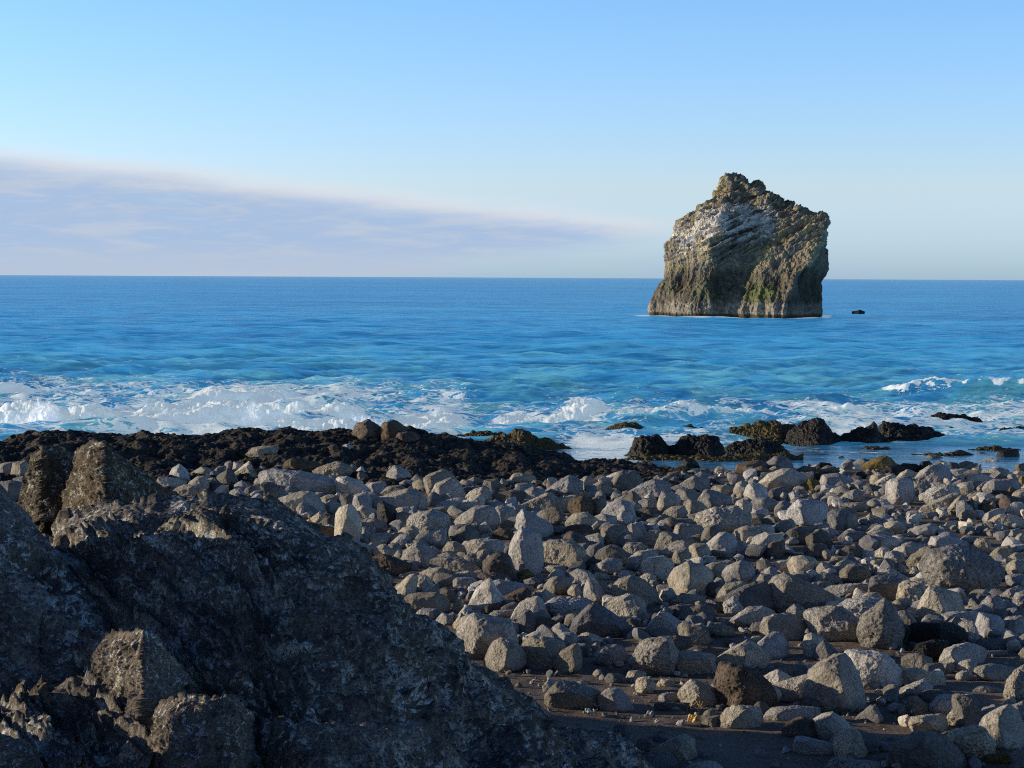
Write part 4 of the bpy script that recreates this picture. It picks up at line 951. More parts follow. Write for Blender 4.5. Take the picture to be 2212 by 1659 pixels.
# ------------------------------------------------------------------ dark lava rocks
def lava_mat(name, hi, lo, lichen=0.0, weed=0.0, rough=.85, scale=1.0, wet=False, weed_top=None):
    m, nt, b = new_mat(name); n = N(nt); c = n.coord()
    col = n.mix(n.rng(n.noise(c, 1.6*scale, 6, .62), .32, .68), lo, hi)
    col = n.mix(n.rng(n.noise(c, 22*scale, 5, .7), .40, .68, 0, .8), col, tuple(x*.35 for x in lo))
    col = n.mix(n.rng(n.noise(c, .9*scale, 3), .52, .72, 0, .6), col, (.085, .060, .035))
    if weed:
        w = n.noise(c, 3.2*scale, 6, .7); z = n.sep(nt.nodes.new('ShaderNodeNewGeometry').outputs['Normal'])[2]
        f = n.math('MULTIPLY', n.rng(w, .58-.25*weed, .66-.25*weed), n.rng(z, .05, .55))
        wc = n.mix(n.rng(n.noise(c, 14, 4, .7), .35, .65), (.035, .026, .008), (.20, .138, .028))
        col = n.mix(f, col, wc)
    if lichen:
        l1 = n.noise(c, 9.5*scale, 6, .68, .5); l2 = n.noise(c, 1.4*scale, 4, .6); l3 = n.noise(c, 26*scale, 4, .7)
        msk = n.rng(n.noise(c, .85*scale, 5, .62), .36, .60, .42, 1)
        f = n.rng(n.math('ADD', l1, n.math('MULTIPLY', l2, .55)), 1.01-.20*lichen, 1.06-.20*lichen)
        lc = n.mix(n.rng(n.noise(c, 2.1, 3), .4, .6), (.80, .81, .80), (.62, .60, .48))
        col = n.mix(n.math('MULTIPLY', n.math('MULTIPLY', f, msk), n.rng(l3, .30, .55)), col, lc)
        col = n.mix(n.rng(l3, .67, .75, 0, .38*lichen), col, (.62, .58, .48))
        col = n.mix(n.rng(n.noise(c, 3.1*scale, 5, .7), .60, .72, 0, .6), col, (.17, .145, .06))
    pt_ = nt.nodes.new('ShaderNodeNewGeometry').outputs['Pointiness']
    pv = nt.nodes.new('ShaderNodeCombineXYZ'); pq = n.rng(pt_, .41, .59, .45, 1.4)  # crevices darkened and edges lightened: shading worked into the colour
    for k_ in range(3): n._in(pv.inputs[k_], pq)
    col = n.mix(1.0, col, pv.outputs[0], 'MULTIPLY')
    h = n.math('ADD', n.noise(c, 5*scale, 9, .72), n.math('MULTIPLY', n.voro(c, 13*scale), .35))
    nrm = n.bump(h, 1.0, .09/scale)
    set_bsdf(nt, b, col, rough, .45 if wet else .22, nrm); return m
M_outcrop = lava_mat('lichen_lava', (.34, .295, .25), (.135, .116, .102), lichen=1.0, scale=1.6)
M_lump = lava_mat('grey_brown_lava', (.36, .30, .24), (.155, .13, .108), lichen=.85, scale=2.0)
M_spike = lava_mat('brown_lava', (.27, .21, .13), (.10, .08, .06), lichen=.9, scale=1.5)
M_shelf = lava_mat('black_lava_shelf', (.080, .070, .060), (.024, .021, .019), weed=.10, scale=.9)
M_skerry = lava_mat('wet_black_lava', (.024, .022, .020), (.009, .008, .008), weed=.12, rough=.6, scale=.8, wet=True)
M_weed = lava_mat('weedy_lava', (.060, .050, .030), (.016, .014, .010), weed=.95, rough=.65, scale=.9, wet=True)

# shelf
aa = np.linspace(-.46, .135, 900); dd = np.concatenate([np.linspace(57.5, 80, 420)])
Y, A = np.meshgrid(dd, aa, indexing='ij'); X = A*Y
Zs = shelf_z(X, Y, True); pxs = PW/2+F*X/Y
q = np.stack([X, Y, X*0], -1)
Zs = Zs + .16*fbm(q*np.array([.4, .3, 1])+11, 3)*sm(80, 76, Y)*sm(59, 63, Y)
Zs = Zs + (.17*ridged(q*np.array([.55, .35, 1])+2, 5, .55) + .10*fbm(q*1.6, 4, .6) + .032*ridged(q*4.2, 3))*sm(80, 76, Y) - .10
Zs = Zs - .12*sm(72.5, 74, Y)*sm(77, 74.3, Y)
Zs = np.where(Y < 60, Zs - (60-Y)*.5, Zs); Zs = np.where(pxs > 1640, -2, Zs)
P = np.stack([X, Y, np.maximum(Zs, -1.6)], -1)
nn = grid_normals(P); wcol = ridged(np.stack([X*1.7, X*0, X*0], -1), 2)
P[..., 1] += .22*wcol*sm(.55, .2, np.abs(nn[..., 2]))*sm(560, 430, pxs) + .25*fbm(q*1.3+7, 3)
o = mesh_obj('lava_shelf', P.reshape(-1, 3), grid_faces(*X.shape), M_shelf); tag(o, kind='structure')

# ------------------------------------------------------------------ rocks given by their sky line: a sheet that rises to the line and falls behind it
def crest_rock(name, label, crest, y_r, y_f, py_b, mat, amp=1.0, nc=300, nr=200, cat='rock', group=None, fold=0.0, seed=0, back=2.2, freq=1.0, t_pow=.9, edge_round=0.0, kind=None, zmin=None, sky_amp=1.0, fine=1.0):
    T = np.array(crest, float); px = np.linspace(T[0, 0], T[-1, 0], nc); py = np.interp(px, T[:, 0], T[:, 1])
    py0 = py.copy(); py = py + sky_amp*(perlin(np.stack([px/23., px*0+seed, px*0], -1))*7 + perlin(np.stack([px/9., px*0+seed, px*0+4], -1))*3.2)
    pyb = tab(px, py_b) if isinstance(py_b, list) else np.full(nc, float(py_b)); pyb = np.maximum(pyb, py+2)
    yr = tab(px, y_r) if isinstance(y_r, list) else np.full(nc, float(y_r)); yf = tab(px, y_f) if isinstance(y_f, list) else np.full(nc, float(y_f))
    u = (px-px[0])/(px[-1]-px[0])
    if edge_round: yr = yr + 0; yf = yf + (yr-yf)*edge_round*(np.abs(2*u-1)**3)
    t = np.linspace(0, 1, nr)[:, None]
    pyg = py0 + (pyb-py0)*t + (py-py0)*(1-t)**26; yg = yr - (yr-yf)*t**t_pow
    front = at_y(np.broadcast_to(px, pyg.shape), pyg, yg)
    nb = max(24, nr//4); s = np.linspace(1, 0, nb)[:-1, None] if False else np.linspace(0, 1, nb+1)[1:][::-1][:, None]
    top = front[0]; bk = np.repeat(top[None], nb, 0).copy()
    bk[..., 1] += s*back; bk[..., 0] += s*back*(top[..., 0]/top[..., 1])
    H = top[..., 2] - (zmin if zmin is not None else ground_z(top[..., 0], top[..., 1])-.4)
    bk[..., 2] -= (s**1.4)*np.maximum(H, .05)
    P = np.concatenate([bk, front]); n = -grid_normals(P)
    n = np.where((n[..., 2:3] < -.2) | (n[..., 1:2] > .95), -n, n) if False else n
    if np.mean(n[nb:, :, 2]) < 0: n = -n
    sc = freq; Q = P*sc + seed*5.1
    k = .16*fbm(Q*.9, 4) + .10*ridged(Q*2.1, 4, .55) + fine*(.045*fbm(Q*6.5, 4, .6) + .016*ridged(Q*17, 3))
    tt = np.concatenate([np.zeros((nb, 1)), t]); calm = np.concatenate([np.full(nb, .8), .28+.72*sm(0, .12, t[:, 0])])[:, None]
    P = P + n*(amp/sc*k*calm)[..., None]
    if fold:
        PX = np.broadcast_to(px, (nb+nr, nc)); PY = np.concatenate([np.repeat(py[None], nb, 0), pyg])
        qf = (PY - PX*.62)/52.0 + .8*perlin(np.stack([PX/170, PY/170, PX*0+seed], -1))
        fv = ridged(np.stack([qf, PX/420., PX*0+seed], -1), 3, .55)
        P = P + n*(fold*(fv-.5)*np.concatenate([np.zeros(nb), sm(0, .2, t[:, 0])])[:, None])[..., None]
    V = P.reshape(-1, 3); org = np.array([V[:, 0].mean(), V[:, 1].mean(), V[:, 2].min()])
    o = mesh_obj(name, V, grid_faces(nb+nr, nc), mat, org)
    if kind: tag(o, kind=kind)
    else: tag(o, label, cat, group)
    return o
# the big lichen covered outcrop at the lower left
crest_rock('lava_outcrop', 'large dark lichen covered lava outcrop sloping down across the near left of the beach', [(-1500, 1427), (-900, 1257), (-420, 1166), (-100, 1181), (60, 1186), (120, 1166), (150, 1128), (230, 1102), (330, 1087), (450, 1086), (600, 1109), (660, 1136), (700, 1164), (760, 1190), (800, 1216), (830, 1258), (880, 1335), (950, 1388), (990, 1420), (1060, 1473), (1110, 1510), (1150, 1540), (1185, 1576), (1290, 1636), (1390, 1692), (1480, 1743), (1560, 1788)],
           [(-420, 17.5), (700, 17.5), (1000, 18.3), (1400, 19.6), (1560, 20)], [(-420, 12.0), (700, 12.5), (1100, 14.5), (1400, 18), (1560, 19.6)], [(-420, 1760), (1300, 1760), (1560, 1790)], M_outcrop, amp=.95, nc=1250, nr=620, fold=.20, seed=1, sky_amp=.5, fine=.55, back=2.4, cat='rock outcrop')
crest_rock('lava_mound', 'lichen speckled lava mound rising at the left frame edge before the spiky rock', [(-1500, 1330), (-1000, 1130), (-700, 1030), (-420, 985), (-200, 998), (-60, 1045), (0, 1066), (40, 1098), (75, 1140), (115, 1190), (170, 1250), (230, 1330)],
           [(-420, 16.2), (80, 16.2), (230, 15.6)], [(-420, 13.2), (80, 13.3), (230, 13.2)], 1625, M_outcrop, amp=.7, fine=.6, nc=560, nr=300, seed=3, fold=.05, cat='rock outcrop')
crest_rock('spiky_rock', 'jagged brown triangular rock with a sunlit left face behind the outcrop', [(128, 1120), (150, 1060), (168, 985), (180, 966), (196, 953), (222, 957), (241, 977), (262, 990), (281, 1009), (312, 1031), (354, 1056), (382, 1074), (410, 1100)],
           [(128, 22.6), (205, 21.0), (230, 20.6), (410, 22.8)], [(128, 22.2), (205, 19.6), (230, 19.2), (410, 21.6)], 1130, M_spike, amp=.95, nc=420, nr=320, seed=5, freq=2.2, cat='rock')
crest_rock('spiky_rock', 'dark blocky rock with a lit base left of the jagged triangular rock', [(40, 1110), (62, 1040), (74, 1004), (78, 984), (94, 970), (118, 966), (146, 973), (160, 980), (178, 1000), (190, 1060), (205, 1110)],
           [(40, 23.4), (90, 22.5), (205, 22.8)], [(40, 23.0), (90, 21.9), (205, 22.0)], 1130, M_spike, amp=1.0, nc=340, nr=260, seed=6, freq=2.2, cat='rock')
crest_rock('lava_lump', 'pale knobbly lava lump catching sunlight on the shaded near outcrop', [(180, 1500), (190, 1440), (200, 1402), (235, 1375), (300, 1364), (325, 1374), (360, 1412), (400, 1448), (450, 1490), (520, 1560)],
           [(180, 14.3), (310, 13.5), (520, 14.3)], [(180, 13.7), (310, 12.75), (520, 13.3)], [(180, 1590), (310, 1650), (520, 1640)], M_lump, amp=.95, fine=.5, nc=420, nr=340, seed=8, freq=2.8, cat='rock', back=.8, zmin=3.9)
crest_rock('lava_lump', 'broad dark lava lump below the sunlit knobbly lump at the frame bottom', [(280, 1680), (292, 1600), (310, 1555), (340, 1535), (390, 1515), (440, 1506), (500, 1508), (530, 1535), (545, 1590), (552, 1640), (560, 1690)],
           [(280, 13.4), (380, 12.6), (480, 12.5), (560, 13.2)], [(280, 13.1), (400, 11.7), (500, 11.7), (560, 12.7)], 1720, M_lump, amp=1.0, fine=.5, nc=420, nr=340, seed=9, freq=2.6, cat='rock', back=.8, zmin=3.6)
crest_rock('lava_lump', 'long low purplish lava hump along the bottom edge of the outcrop', [(540, 1690), (555, 1590), (570, 1556), (620, 1556), (680, 1572), (760, 1574), (850, 1570), (900, 1562), (950, 1590), (985, 1640), (1010, 1700)],
           [(540, 13.0), (700, 12.7), (1010, 13.4)], [(540, 12.8), (700, 11.9), (1010, 13.0)], 1720, M_outcrop, amp=.5, nc=340, nr=200, seed=10, freq=1.8, cat='rock', back=.8, zmin=3.6)
crest_rock('lava_lump', 'rounded bluish lava lump in the bottom left corner', [(-90, 1660), (-60, 1600), (0, 1590), (50, 1596), (75, 1625), (90, 1690)],
           12.2, 11.7, 1720, M_lump, amp=.5, nc=180, nr=140, seed=12, freq=2.4, cat='rock', back=.6, zmin=3.4)

# skerries and weedy rocks in the water
SK = [
 ('low weed covered rock awash at the surf edge, farthest left of the reef', [(1298, 936), (1312, 925), (1330, 915), (1350, 911), (1372, 912), (1390, 920), (1408, 934)], 93.5, 1.6, M_weed),
 ('small flat weed covered rock between the low mound and the long reef', [(1416, 938), (1430, 931), (1450, 929), (1475, 919), (1492, 917), (1512, 924), (1540, 930), (1572, 934), (1600, 940)], 92.3, 1.5, M_weed),
 ('long golden weed covered reef rock below the black pinnacle', [(1572, 950), (1578, 924), (1590, 920), (1606, 914), (1640, 906), (1680, 906), (1700, 912), (1720, 917), (1745, 930), (1765, 955)], 89, 2.2, M_weed),
 ('black reef rock rising to the highest pinnacle beside the pool', [(1690, 972), (1705, 925), (1725, 908), (1745, 905), (1755, 897), (1768, 893), (1780, 900), (1786, 912), (1796, 930), (1815, 945), (1830, 966)], 87.5, 2.0, M_skerry),
 ('black reef rock with a leaning top in the middle of the reef', [(1806, 966), (1820, 938), (1840, 928), (1870, 916), (1888, 905), (1893, 912), (1896, 928), (1915, 945), (1925, 966)], 87.6, 1.6, M_skerry),
 ('black humped reef rock with a long tail toward the open sea', [(1872, 968), (1888, 935), (1898, 922), (1908, 905), (1922, 903), (1945, 913), (1980, 914), (2010, 922), (2030, 934), (2060, 942), (2090, 952)], 89.3, 2.0, M_skerry),
 ('black two humped rock with weed at its base nearest the shore', [(1342, 990), (1360, 974), (1372, 945), (1385, 935), (1400, 936), (1418, 932), (1430, 940), (1445, 960), (1462, 985)], 80, 1.5, M_skerry),
 ('black blocky rock joined to the two humped rock at the pool', [(1436, 992), (1448, 962), (1470, 942), (1500, 934), (1530, 933), (1550, 938), (1560, 960), (1566, 992)], 80, 1.7, M_skerry),
 ('dark rounded reef rock with hanging weed at the pool head', [(1550, 995), (1566, 968), (1585, 950), (1610, 946), (1650, 944), (1675, 950), (1700, 972), (1712, 985)], 82, 1.7, M_skerry),
 ('dark ledge rock with foam draining off its sides', [(1996, 922), (2006, 906), (2012, 893), (2040, 891), (2080, 894), (2110, 902), (2130, 915)], 99.5, 1.8, M_skerry),
 ('long flat rock awash at the right frame edge behind the foam', [(2070, 922), (2100, 912), (2150, 903), (2190, 893), (2240, 886), (2300, 890), (2340, 915)], 101.5, 1.8, M_weed),
 ('low black rock in the white foam at the right frame edge', [(2142, 940), (2160, 929), (2185, 923), (2230, 922), (2280, 930), (2310, 942)], 93.8, 1.4, M_skerry),
 ('small brown weed tuft rock at the seaward tip of the reef', [(2020, 937), (2040, 930), (2055, 924), (2066, 930), (2076, 939)], 92.6, .8, M_weed),
 ('golden weed covered rock at the end of the lava shelf', [(1020, 968), (1045, 950), (1072, 940), (1100, 931), (1122, 924), (1140, 926), (1152, 938), (1180, 948), (1216, 961), (1240, 972)], 83.5, 1.6, M_weed),
 ('flat dark weed ledge behind the golden weed covered rock', [(975, 952), (992, 938), (1010, 933), (1050, 931), (1085, 934), (1100, 946)], 89, 1.2, M_weed)]
SK += [
 ('low weed covered ledge joining the reef rocks along the pool', [(1552, 962), (1580, 954), (1620, 951), (1680, 948), (1740, 952), (1800, 947), (1860, 951), (1920, 951), (1990, 948), (2060, 953), (2100, 958)], 88.2, 2.2, M_weed),
 ('low dark ledge at the waterline in front of the two humped rock', [(1330, 1000), (1352, 988), (1400, 985), (1460, 983), (1540, 986), (1610, 980), (1690, 978), (1735, 986)], 78.5, 1.6, M_weed),
 ('flat brown mat of seaweed in the pool before the mossy green boulder', [(1968, 986), (1985, 982), (2010, 979), (2040, 981), (2066, 980), (2084, 985)], 81.5, 1.0, M_weed),
 ('small dark weed mat in the pool below the leaning reef rock', [(1856, 972), (1868, 968), (1890, 966), (1915, 968), (1930, 972)], 84.2, .8, M_weed),
 ('long low weed mat in the pool toward the right frame edge', [(2090, 972), (2110, 968), (2150, 966), (2180, 969), (2205, 973)], 84.0, .8, M_weed)]
for k, (lab, cr, yy, dep, mt) in enumerate(SK):
    yb = yy-dep*.75; bs_ = max(p_[1] for p_ in cr); cr = [(p_[0], bs_-(bs_-p_[1])*.88) for p_ in cr]
    crest_rock('reef_rock', lab, cr, yy, [(cr[0][0], yy-dep*.15), (cr[len(cr)//2][0], yy-dep), (cr[-1][0], yy-dep*.15)], float(600+F*8.35/yb), mt, amp=.8, nc=340, nr=190, seed=20+k, freq=1.7, cat='reef rock', group='rocks of the reef', back=dep*.9, zmin=-.4, sky_amp=.95)
# ------------------------------------------------------------------ the sea stack
def px_crop(T): return [((600+y*.45208)*.57604, (2300+x*.45208)*.57604) for y, x in T]   # (photo y, photo x)
SL = px_crop([(105, 918), (125, 897), (150, 880), (200, 862), (268, 838), (285, 818), (340, 815), (352, 760), (365, 730), (410, 680), (440, 645), (470, 612), (495, 566), (530, 525), (560, 500), (600, 498), (630, 488), (660, 462), (720, 420), (760, 405), (800, 408), (840, 420), (900, 416), (990, 404), (1040, 368), (1100, 318), (1180, 295), (1230, 284), (1285, 300)])
SR = px_crop([(105, 938), (125, 975), (140, 1015), (152, 1075), (183, 1108), (190, 1222), (240, 1236), (258, 1262), (275, 1302), (316, 1318), (322, 1392), (350, 1408), (362, 1476), (405, 1486), (440, 1530), (462, 1600), (485, 1664), (510, 1692), (545, 1706), (630, 1742), (760, 1754), (830, 1762), (900, 1764), (960, 1736), (1000, 1712), (1100, 1712), (1250, 1722), (1285, 1722)])
SCN = px_crop([(105, 930), (200, 1060), (300, 1200), (420, 1430), (500, 1668), (640, 1625), (760, 1560), (880, 1480), (960, 1380), (1100, 1330), (1285, 1290)])
DS = 8*F/(682-601.5)
rows, cols = 520, 900
pyS = np.linspace(SL[0][0], 686.5, rows); xl, xr, xc = tab(pyS, SL), tab(pyS, SR), tab(pyS, SCN)
mpp = DS/F
wm = (xr-xl)*mpp
dcn = wm*(.30 + .16*sm(380, 690, pyS)); bkd = wm*.5
def ring(i):
    w_ = xr[i]-xl[i]; k_ = dcn[i]
    c = np.array([(xl[i], 0), (xl[i]+.24*w_, -k_*.90), (xl[i]+.56*(xc[i]-xl[i]), -k_*.80), (xc[i], -k_*1.45), (xr[i]-.06*w_, -k_*.62), (xr[i], 0), (xl[i]+.7*w_, bkd[i]), (xl[i]+.25*w_, bkd[i]*.9)])
    c[:, 0] = (c[:, 0]-PW/2)*mpp
    c = np.vstack([c, c[:1]])
    # the visible side gets most of the columns
    seg = np.array([.22, .16, .22, .12, .06, .08, .07, .07]); s = np.concatenate([[0], np.cumsum(seg)])
    u = np.linspace(0, 1, cols, endpoint=False)
    q = np.stack([np.interp(u, s, c[:, 0]), np.interp(u, s, c[:, 1])], 1)
    for kx in (9, 6):
        ker = np.ones(2*kx+1)/(2*kx+1); e = np.concatenate([q[-kx:], q, q[:kx]])
        q = np.stack([np.convolve(e[:, 0], ker, 'valid'), np.convolve(e[:, 1], ker, 'valid')], 1)
    return q
Rg_ = np.stack([ring(i) for i in range(rows)])
zS = CAM[2] - (pyS - 601.5)*mpp
S = np.concatenate([Rg_, np.broadcast_to(zS[:, None, None], (rows, cols, 1))], -1)
S[..., 1] += DS
nrm = np.cross(np.roll(S, -1, 1)-np.roll(S, 1, 1), np.gradient(S, axis=0)); nrm /= np.linalg.norm(nrm, axis=-1, keepdims=True)+1e-9
if nrm[rows//2, int(cols*.4), 1] > 0: nrm = -nrm
X, Y, Z = S[..., 0], S[..., 1]-DS, S[..., 2]
th = math.radians(24); ql = Z*math.cos(th) - X*math.sin(th); al = X*math.cos(th) + Z*math.sin(th)
up = sm(9, 15, Z + 2*perlin(np.stack([X*.1, Y*.1, X*0], -1)))
st1 = ridged(np.stack([al*.06, Y*.08, ql*.42 + .5*perlin(np.stack([al*.15, Y*.1, ql*.1], -1))], -1), 3, .55)
st2 = ridged(np.stack([al*.22, Y*.2, ql*1.25], -1), 3, .55)
co1 = ridged(np.stack([X*.17, Y*.17, Z*.045], -1)+3, 3, .5)
co2 = ridged(np.stack([X*.6, Y*.6, Z*.16], -1)+8, 3, .55)
gen = fbm(np.stack([X, Y, Z], -1)*.16, 4); fine = fbm(np.stack([X, Y, Z], -1)*1.1, 4, .6); ff = ridged(np.stack([X, Y, Z], -1)*2.4, 3)
disp = .7*gen + up*(1.05*st1 + .55*st2) + (1-up)*(1.25*(co1-.3) + .30*co2) + .24*fine + .09*ff
hs = np.clip(nrm*np.array([.45, 1.0, .6]), -1, 1)
disp = disp - .95
S = S + hs*disp[..., None]
S[..., 2] += .28*(up*st2)*sm(0, 3, Z) - .75*sm(18, 30, Z)
# colours follow what grows where, with recess and right face shade painted in
P3 = np.stack([X, Y, Z], -1)
pxS, pyv = X/mpp+PW/2, np.broadcast_to(pyS[:, None], X.shape)
cropx, cropy = (pxS/.57604-2300)/.45208, (pyv/.57604-600)/.45208
n1, n2, n3 = fbm(P3*.35, 4), fbm(np.stack([al*.25, Y*.3, ql*1.3], -1), 4, .6), fbm(P3*1.6, 3)
base_c = np.array([.285, .25, .195])*(1+.35*n1+.30*n3)[..., None]
ol = sm(-.15, .35, n1+.3*n2) * sm(1050, 850, cropy)
base_c = base_c*(1-.6*ol[..., None]) + .6*ol[..., None]*np.array([.42, .34, .15])*(1+.35*n3)[..., None]
gu = np.exp(-((cropx-1010)/260)**2-((cropy-520)/190)**2) + .95*np.exp(-((cropx-640+(cropy-640)*.9)/190)**2-((cropy-650)/150)**2) + .6*np.exp(-((cropx-1230)/60)**2-((cropy-560)/130)**2)
gw = sm(.34, .8, gu*.85 + .95*n2 + .35*n3)*sm(.15, .5, gu)
base_c = base_c*(1-.85*gw[..., None]) + .85*gw[..., None]*np.array([.78, .72, .65])
base_c = base_c*(1-.5*(np.exp(-((cropx-1040)/220)**2-((cropy-560)/160)**2)*(1-gw))[..., None])  # shade of the centre recess painted in around the guano
gr = np.exp(-((cropx-1120)/130)**4-((cropy-1105)/95)**4)+.75*np.exp(-((cropx-720)/170)**2-((cropy-1090)/70)**2)+.6*np.exp(-((cropx-900)/50)**2-((cropy-1090)/90)**2)+.5*np.exp(-((cropx-440)/60)**2-((cropy-1070)/50)**2)
gr = np.clip(gr, 0, 1)*sm(-.45, .25, n1+n3*.6+n2*.3+.2)
base_c = base_c*(1-.85*gr[..., None]) + .85*gr[..., None]*np.array([.12, .155, .03])*(1+.3*n3)[..., None]
tz = sm(1150, 1195, cropy+25*n1)*sm(1285, 1250, cropy)
base_c = base_c*(1-.45*tz[..., None]) + .45*tz[..., None]*np.array([.34, .29, .24])*(1+.3*n3)[..., None]
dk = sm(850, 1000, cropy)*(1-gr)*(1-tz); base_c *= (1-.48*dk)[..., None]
base_c *= (1-.45*sm(0, 60, (pxS-xc[:, None])/.57604/.45208))[..., None]  # right face past the corner painted darker, as its shade
base_c *= (.50+.62*sm(-1.3, .9, disp+.3))[..., None]  # crevice shade painted in: sunken parts of the surface darkened
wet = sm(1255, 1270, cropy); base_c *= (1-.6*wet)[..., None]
m, nt, b = new_mat('stack_rock'); n = N(nt); c = n.coord()
colr = n.mix(n.rng(n.noise(c, 1.3, 5, .7), .3, .7, 0, .55), n.attr('tint'), (.03, .026, .022))
colr = n.mix(1.0, n.mix(n.rng(n.noise(c, 3.5, 3, .6), .35, .65), (.75, .75, .75), (1.25, 1.22, 1.15)), colr, 'MULTIPLY')
set_bsdf(nt, b, colr, .95, .15, n.bump(n.noise(c, 1.6, 9, .72), .7, .35))
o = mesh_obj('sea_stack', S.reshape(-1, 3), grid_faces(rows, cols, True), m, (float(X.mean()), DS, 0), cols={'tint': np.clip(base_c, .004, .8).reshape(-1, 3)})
tag(o, 'tall craggy sea stack with white guano streaks rising from the open blue sea', 'sea stack')

crest_rock('reef_rock', 'tiny dark rock awash in the open sea beside the tall sea stack', [(1840, 672.8), (1846, 671.6), (1851, 671.9), (1857, 669.0), (1862, 670.9), (1868, 672.8)], 412, [(1846, 411), (1855, 409.5), (1867, 411)], 678, M_skerry, amp=.25, nc=60, nr=30, seed=60, freq=.7, cat='reef rock', group='rocks of the reef', back=2, zmin=-.5, sky_amp=.02)

# ------------------------------------------------------------------ the sea
def sea_level(x, y, cell):
    px = PW/2 + F*x/y
    h = np.zeros_like(x); rg = np.random.default_rng(21)
    pool = sm(91, 84, y)*sm(-3.0, 1.5, x - (y-80)*.05)          # sheltered water behind the reef
    calm = 1-.93*pool
    for k in range(44):
        wl = 1.1*1.1**k if k < 34 else rg.uniform(9, 28); ang = rg.normal(0, .55); A_ = .0150*wl*(1 if wl < 4.0 else (4.0/wl)**1.0)
        kx, ky = math.sin(ang)*2*math.pi/wl, math.cos(ang)*2*math.pi/wl; ph = rg.uniform(0, 6.28)
        fade = np.clip((wl/cell-2.5)/2.5, 0, 1)
        p = kx*x + ky*y + ph; w = np.sin(p); h += A_*fade*(w + .5*(w*w-.5))
    h *= calm
    q = np.stack([x, y, x*0], -1)
    n1 = perlin(np.stack([x*.09, x*0+2, x*0], -1)); n2 = perlin(np.stack([x*.35, x*0+5, x*0], -1)); n3 = perlin(np.stack([x*1.3, y*.8, x*0], -1)); n4 = fbm(np.stack([x*2.2, y*2.2, x*0+9], -1), 3, .6)
    def bore(yc, amp, sf, sb):
        dlt = y-yc; e = np.where(dlt < 0, np.exp(-(dlt/sf)**2), np.exp(-(dlt/sb)**2)); return amp*e
    foam = np.zeros_like(x); fl = np.zeros_like(x); lump = np.zeros_like(x)
    # bore behind the shelf, broken and white
    yc = 98.5 + 3.0*n1 + 1.6*n2; amp = np.clip(.55+.75*n2+.55*n1, .08, .85)*sm(1420, 1150, px)*calm*(1-.35*sm(800, 1100, px))
    b1 = bore(yc, amp, 1.3, 4.0); h += b1; w1 = sm(.10, .5, b1); foam += 1.15*w1; lump += w1
    yc = 93.2 + 1.2*n1 + .8*n2; amp = np.clip(.55+.5*n2+.3*n1, .15, .9)*sm(1120, 900, px)
    b0 = bore(yc, amp, 1.0, 2.6); h += b0; w0 = sm(.12, .5, b0); foam += 1.1*w0; lump += w0
    # a second broken line seaward on the left
    yc = 113 + 4*n1 + 2*n2; amp = np.clip(.2+.6*n1+.5*n2, 0, .8)*sm(900, 500, px)
    b2 = bore(yc, amp, 1.3, 4.5); h += b2; w2 = sm(.16, .42, b2); foam += .9*w2; lump += .6*w2
    # broken water in front of the reef
    yc = 101 + 2.0*n1 + 1.4*n2; amp = (.55+.35*n1+.3*n2)*sm(1050, 1300, px)*sm(1980, 1850, px)
    b3 = bore(yc, amp, 1.6, 3.6); h += b3; w3 = sm(.22, .55, b3); foam += .36*w3; lump += .7*w3
    yc = 110 + 3*n2 + 2*n1; amp = (.3+.35*n2)*sm(1000, 1300, px)
    b5 = bore(yc, amp, 1.6, 4); h += b5; foam += .30*sm(.2, .4, b5); lump += .3*sm(.2, .4, b5)
    # the clean breaker at the right
    yc = 121 - (px-2050)*.006 + 1.2*n1; amp = 1.05*sm(1780, 2080, px)*(1+.25*n2)
    b4 = bore(yc, amp, 1.15, 3.6); h += b4; top = sm(.45, .85, b4/np.maximum(amp, .05))*sm(.25, .6, amp)
    foam += 1.1*top*sm(-.25, .1, n2+.8*n3+ .4*(y-yc)) ; lump += .5*top
    # foam left on the water
    band = sm(84, 91, y)
    left = sm(1060, 820, px + 60*n1*4)*sm(148, 122, y + 10*n1 + 6*n3)*band
    mid = sm(760, 1000, px)*sm(126, 106, y + 8*n1)*band
    right = sm(1650, 1800, px)*sm(124, 104, y+5*n1)*sm(88, 93, y)
    foam += (.38+.25*n1)*left + .20*mid + .22*right
    foam += .17*sm(230, 118, y)*(.75+.8*n2+.5*n1) + .05
    # foam drawn into the sheltered water
    foam += pool*(.40*sm(1440, 1330, px)*sm(74, 78, y)*sm(1180, 1260, px) + .46*sm(1850, 1980, px)*sm(87, 89, y + .8*n1) + .12*sm(80.5, 83, y)*sm(1650, 1700, px)*sm(85, 83, y))
    foam += .30*sm(90, 88, y)*sm(84, 86, y)*sm(1180, 1300, px)*sm(1900, 1300, px)
    # ring of surf round the stack
    near = (np.abs(y-DS) < 45) & (np.abs(x-48) < 45); dm = np.full(x.shape, 99.0); rp = S[-4, ::5, :2]
    xs_, ys_ = x[near], y[near]; dn = np.full(len(xs_), 99.0)
    for p_ in rp: dn = np.minimum(dn, np.hypot(xs_-p_[0], (ys_-p_[1])*.6))
    dm[near] = dn; foam += (1.0+.9*n2)*np.exp(-(dm/1.7)**2) + .75*np.exp(-((px-1388)/22)**2-((y-DS+3)/9)**2) + .4*np.exp(-((px-1790)/20)**2-((y-DS)/7)**2)
    h += lump*(.15*n4+.12*fbm(np.stack([x*.7, y*.8, x*0+31], -1), 3, .6)+.05*ridged(np.stack([x*5, y*5, x*0+31], -1), 2))*calm
    teal = np.clip(sm(240, 105, y)*.8 + .25*n1, 0, 1)
    return h, np.clip(foam, 0, 1.5), teal, pool, lump
dA = np.concatenate([np.arange(70, 92, .28), np.arange(92, 132, .20)])
pyB = np.linspace(600+F*8/132.2, 601.2, 360); dB = 8*F/(pyB-600)
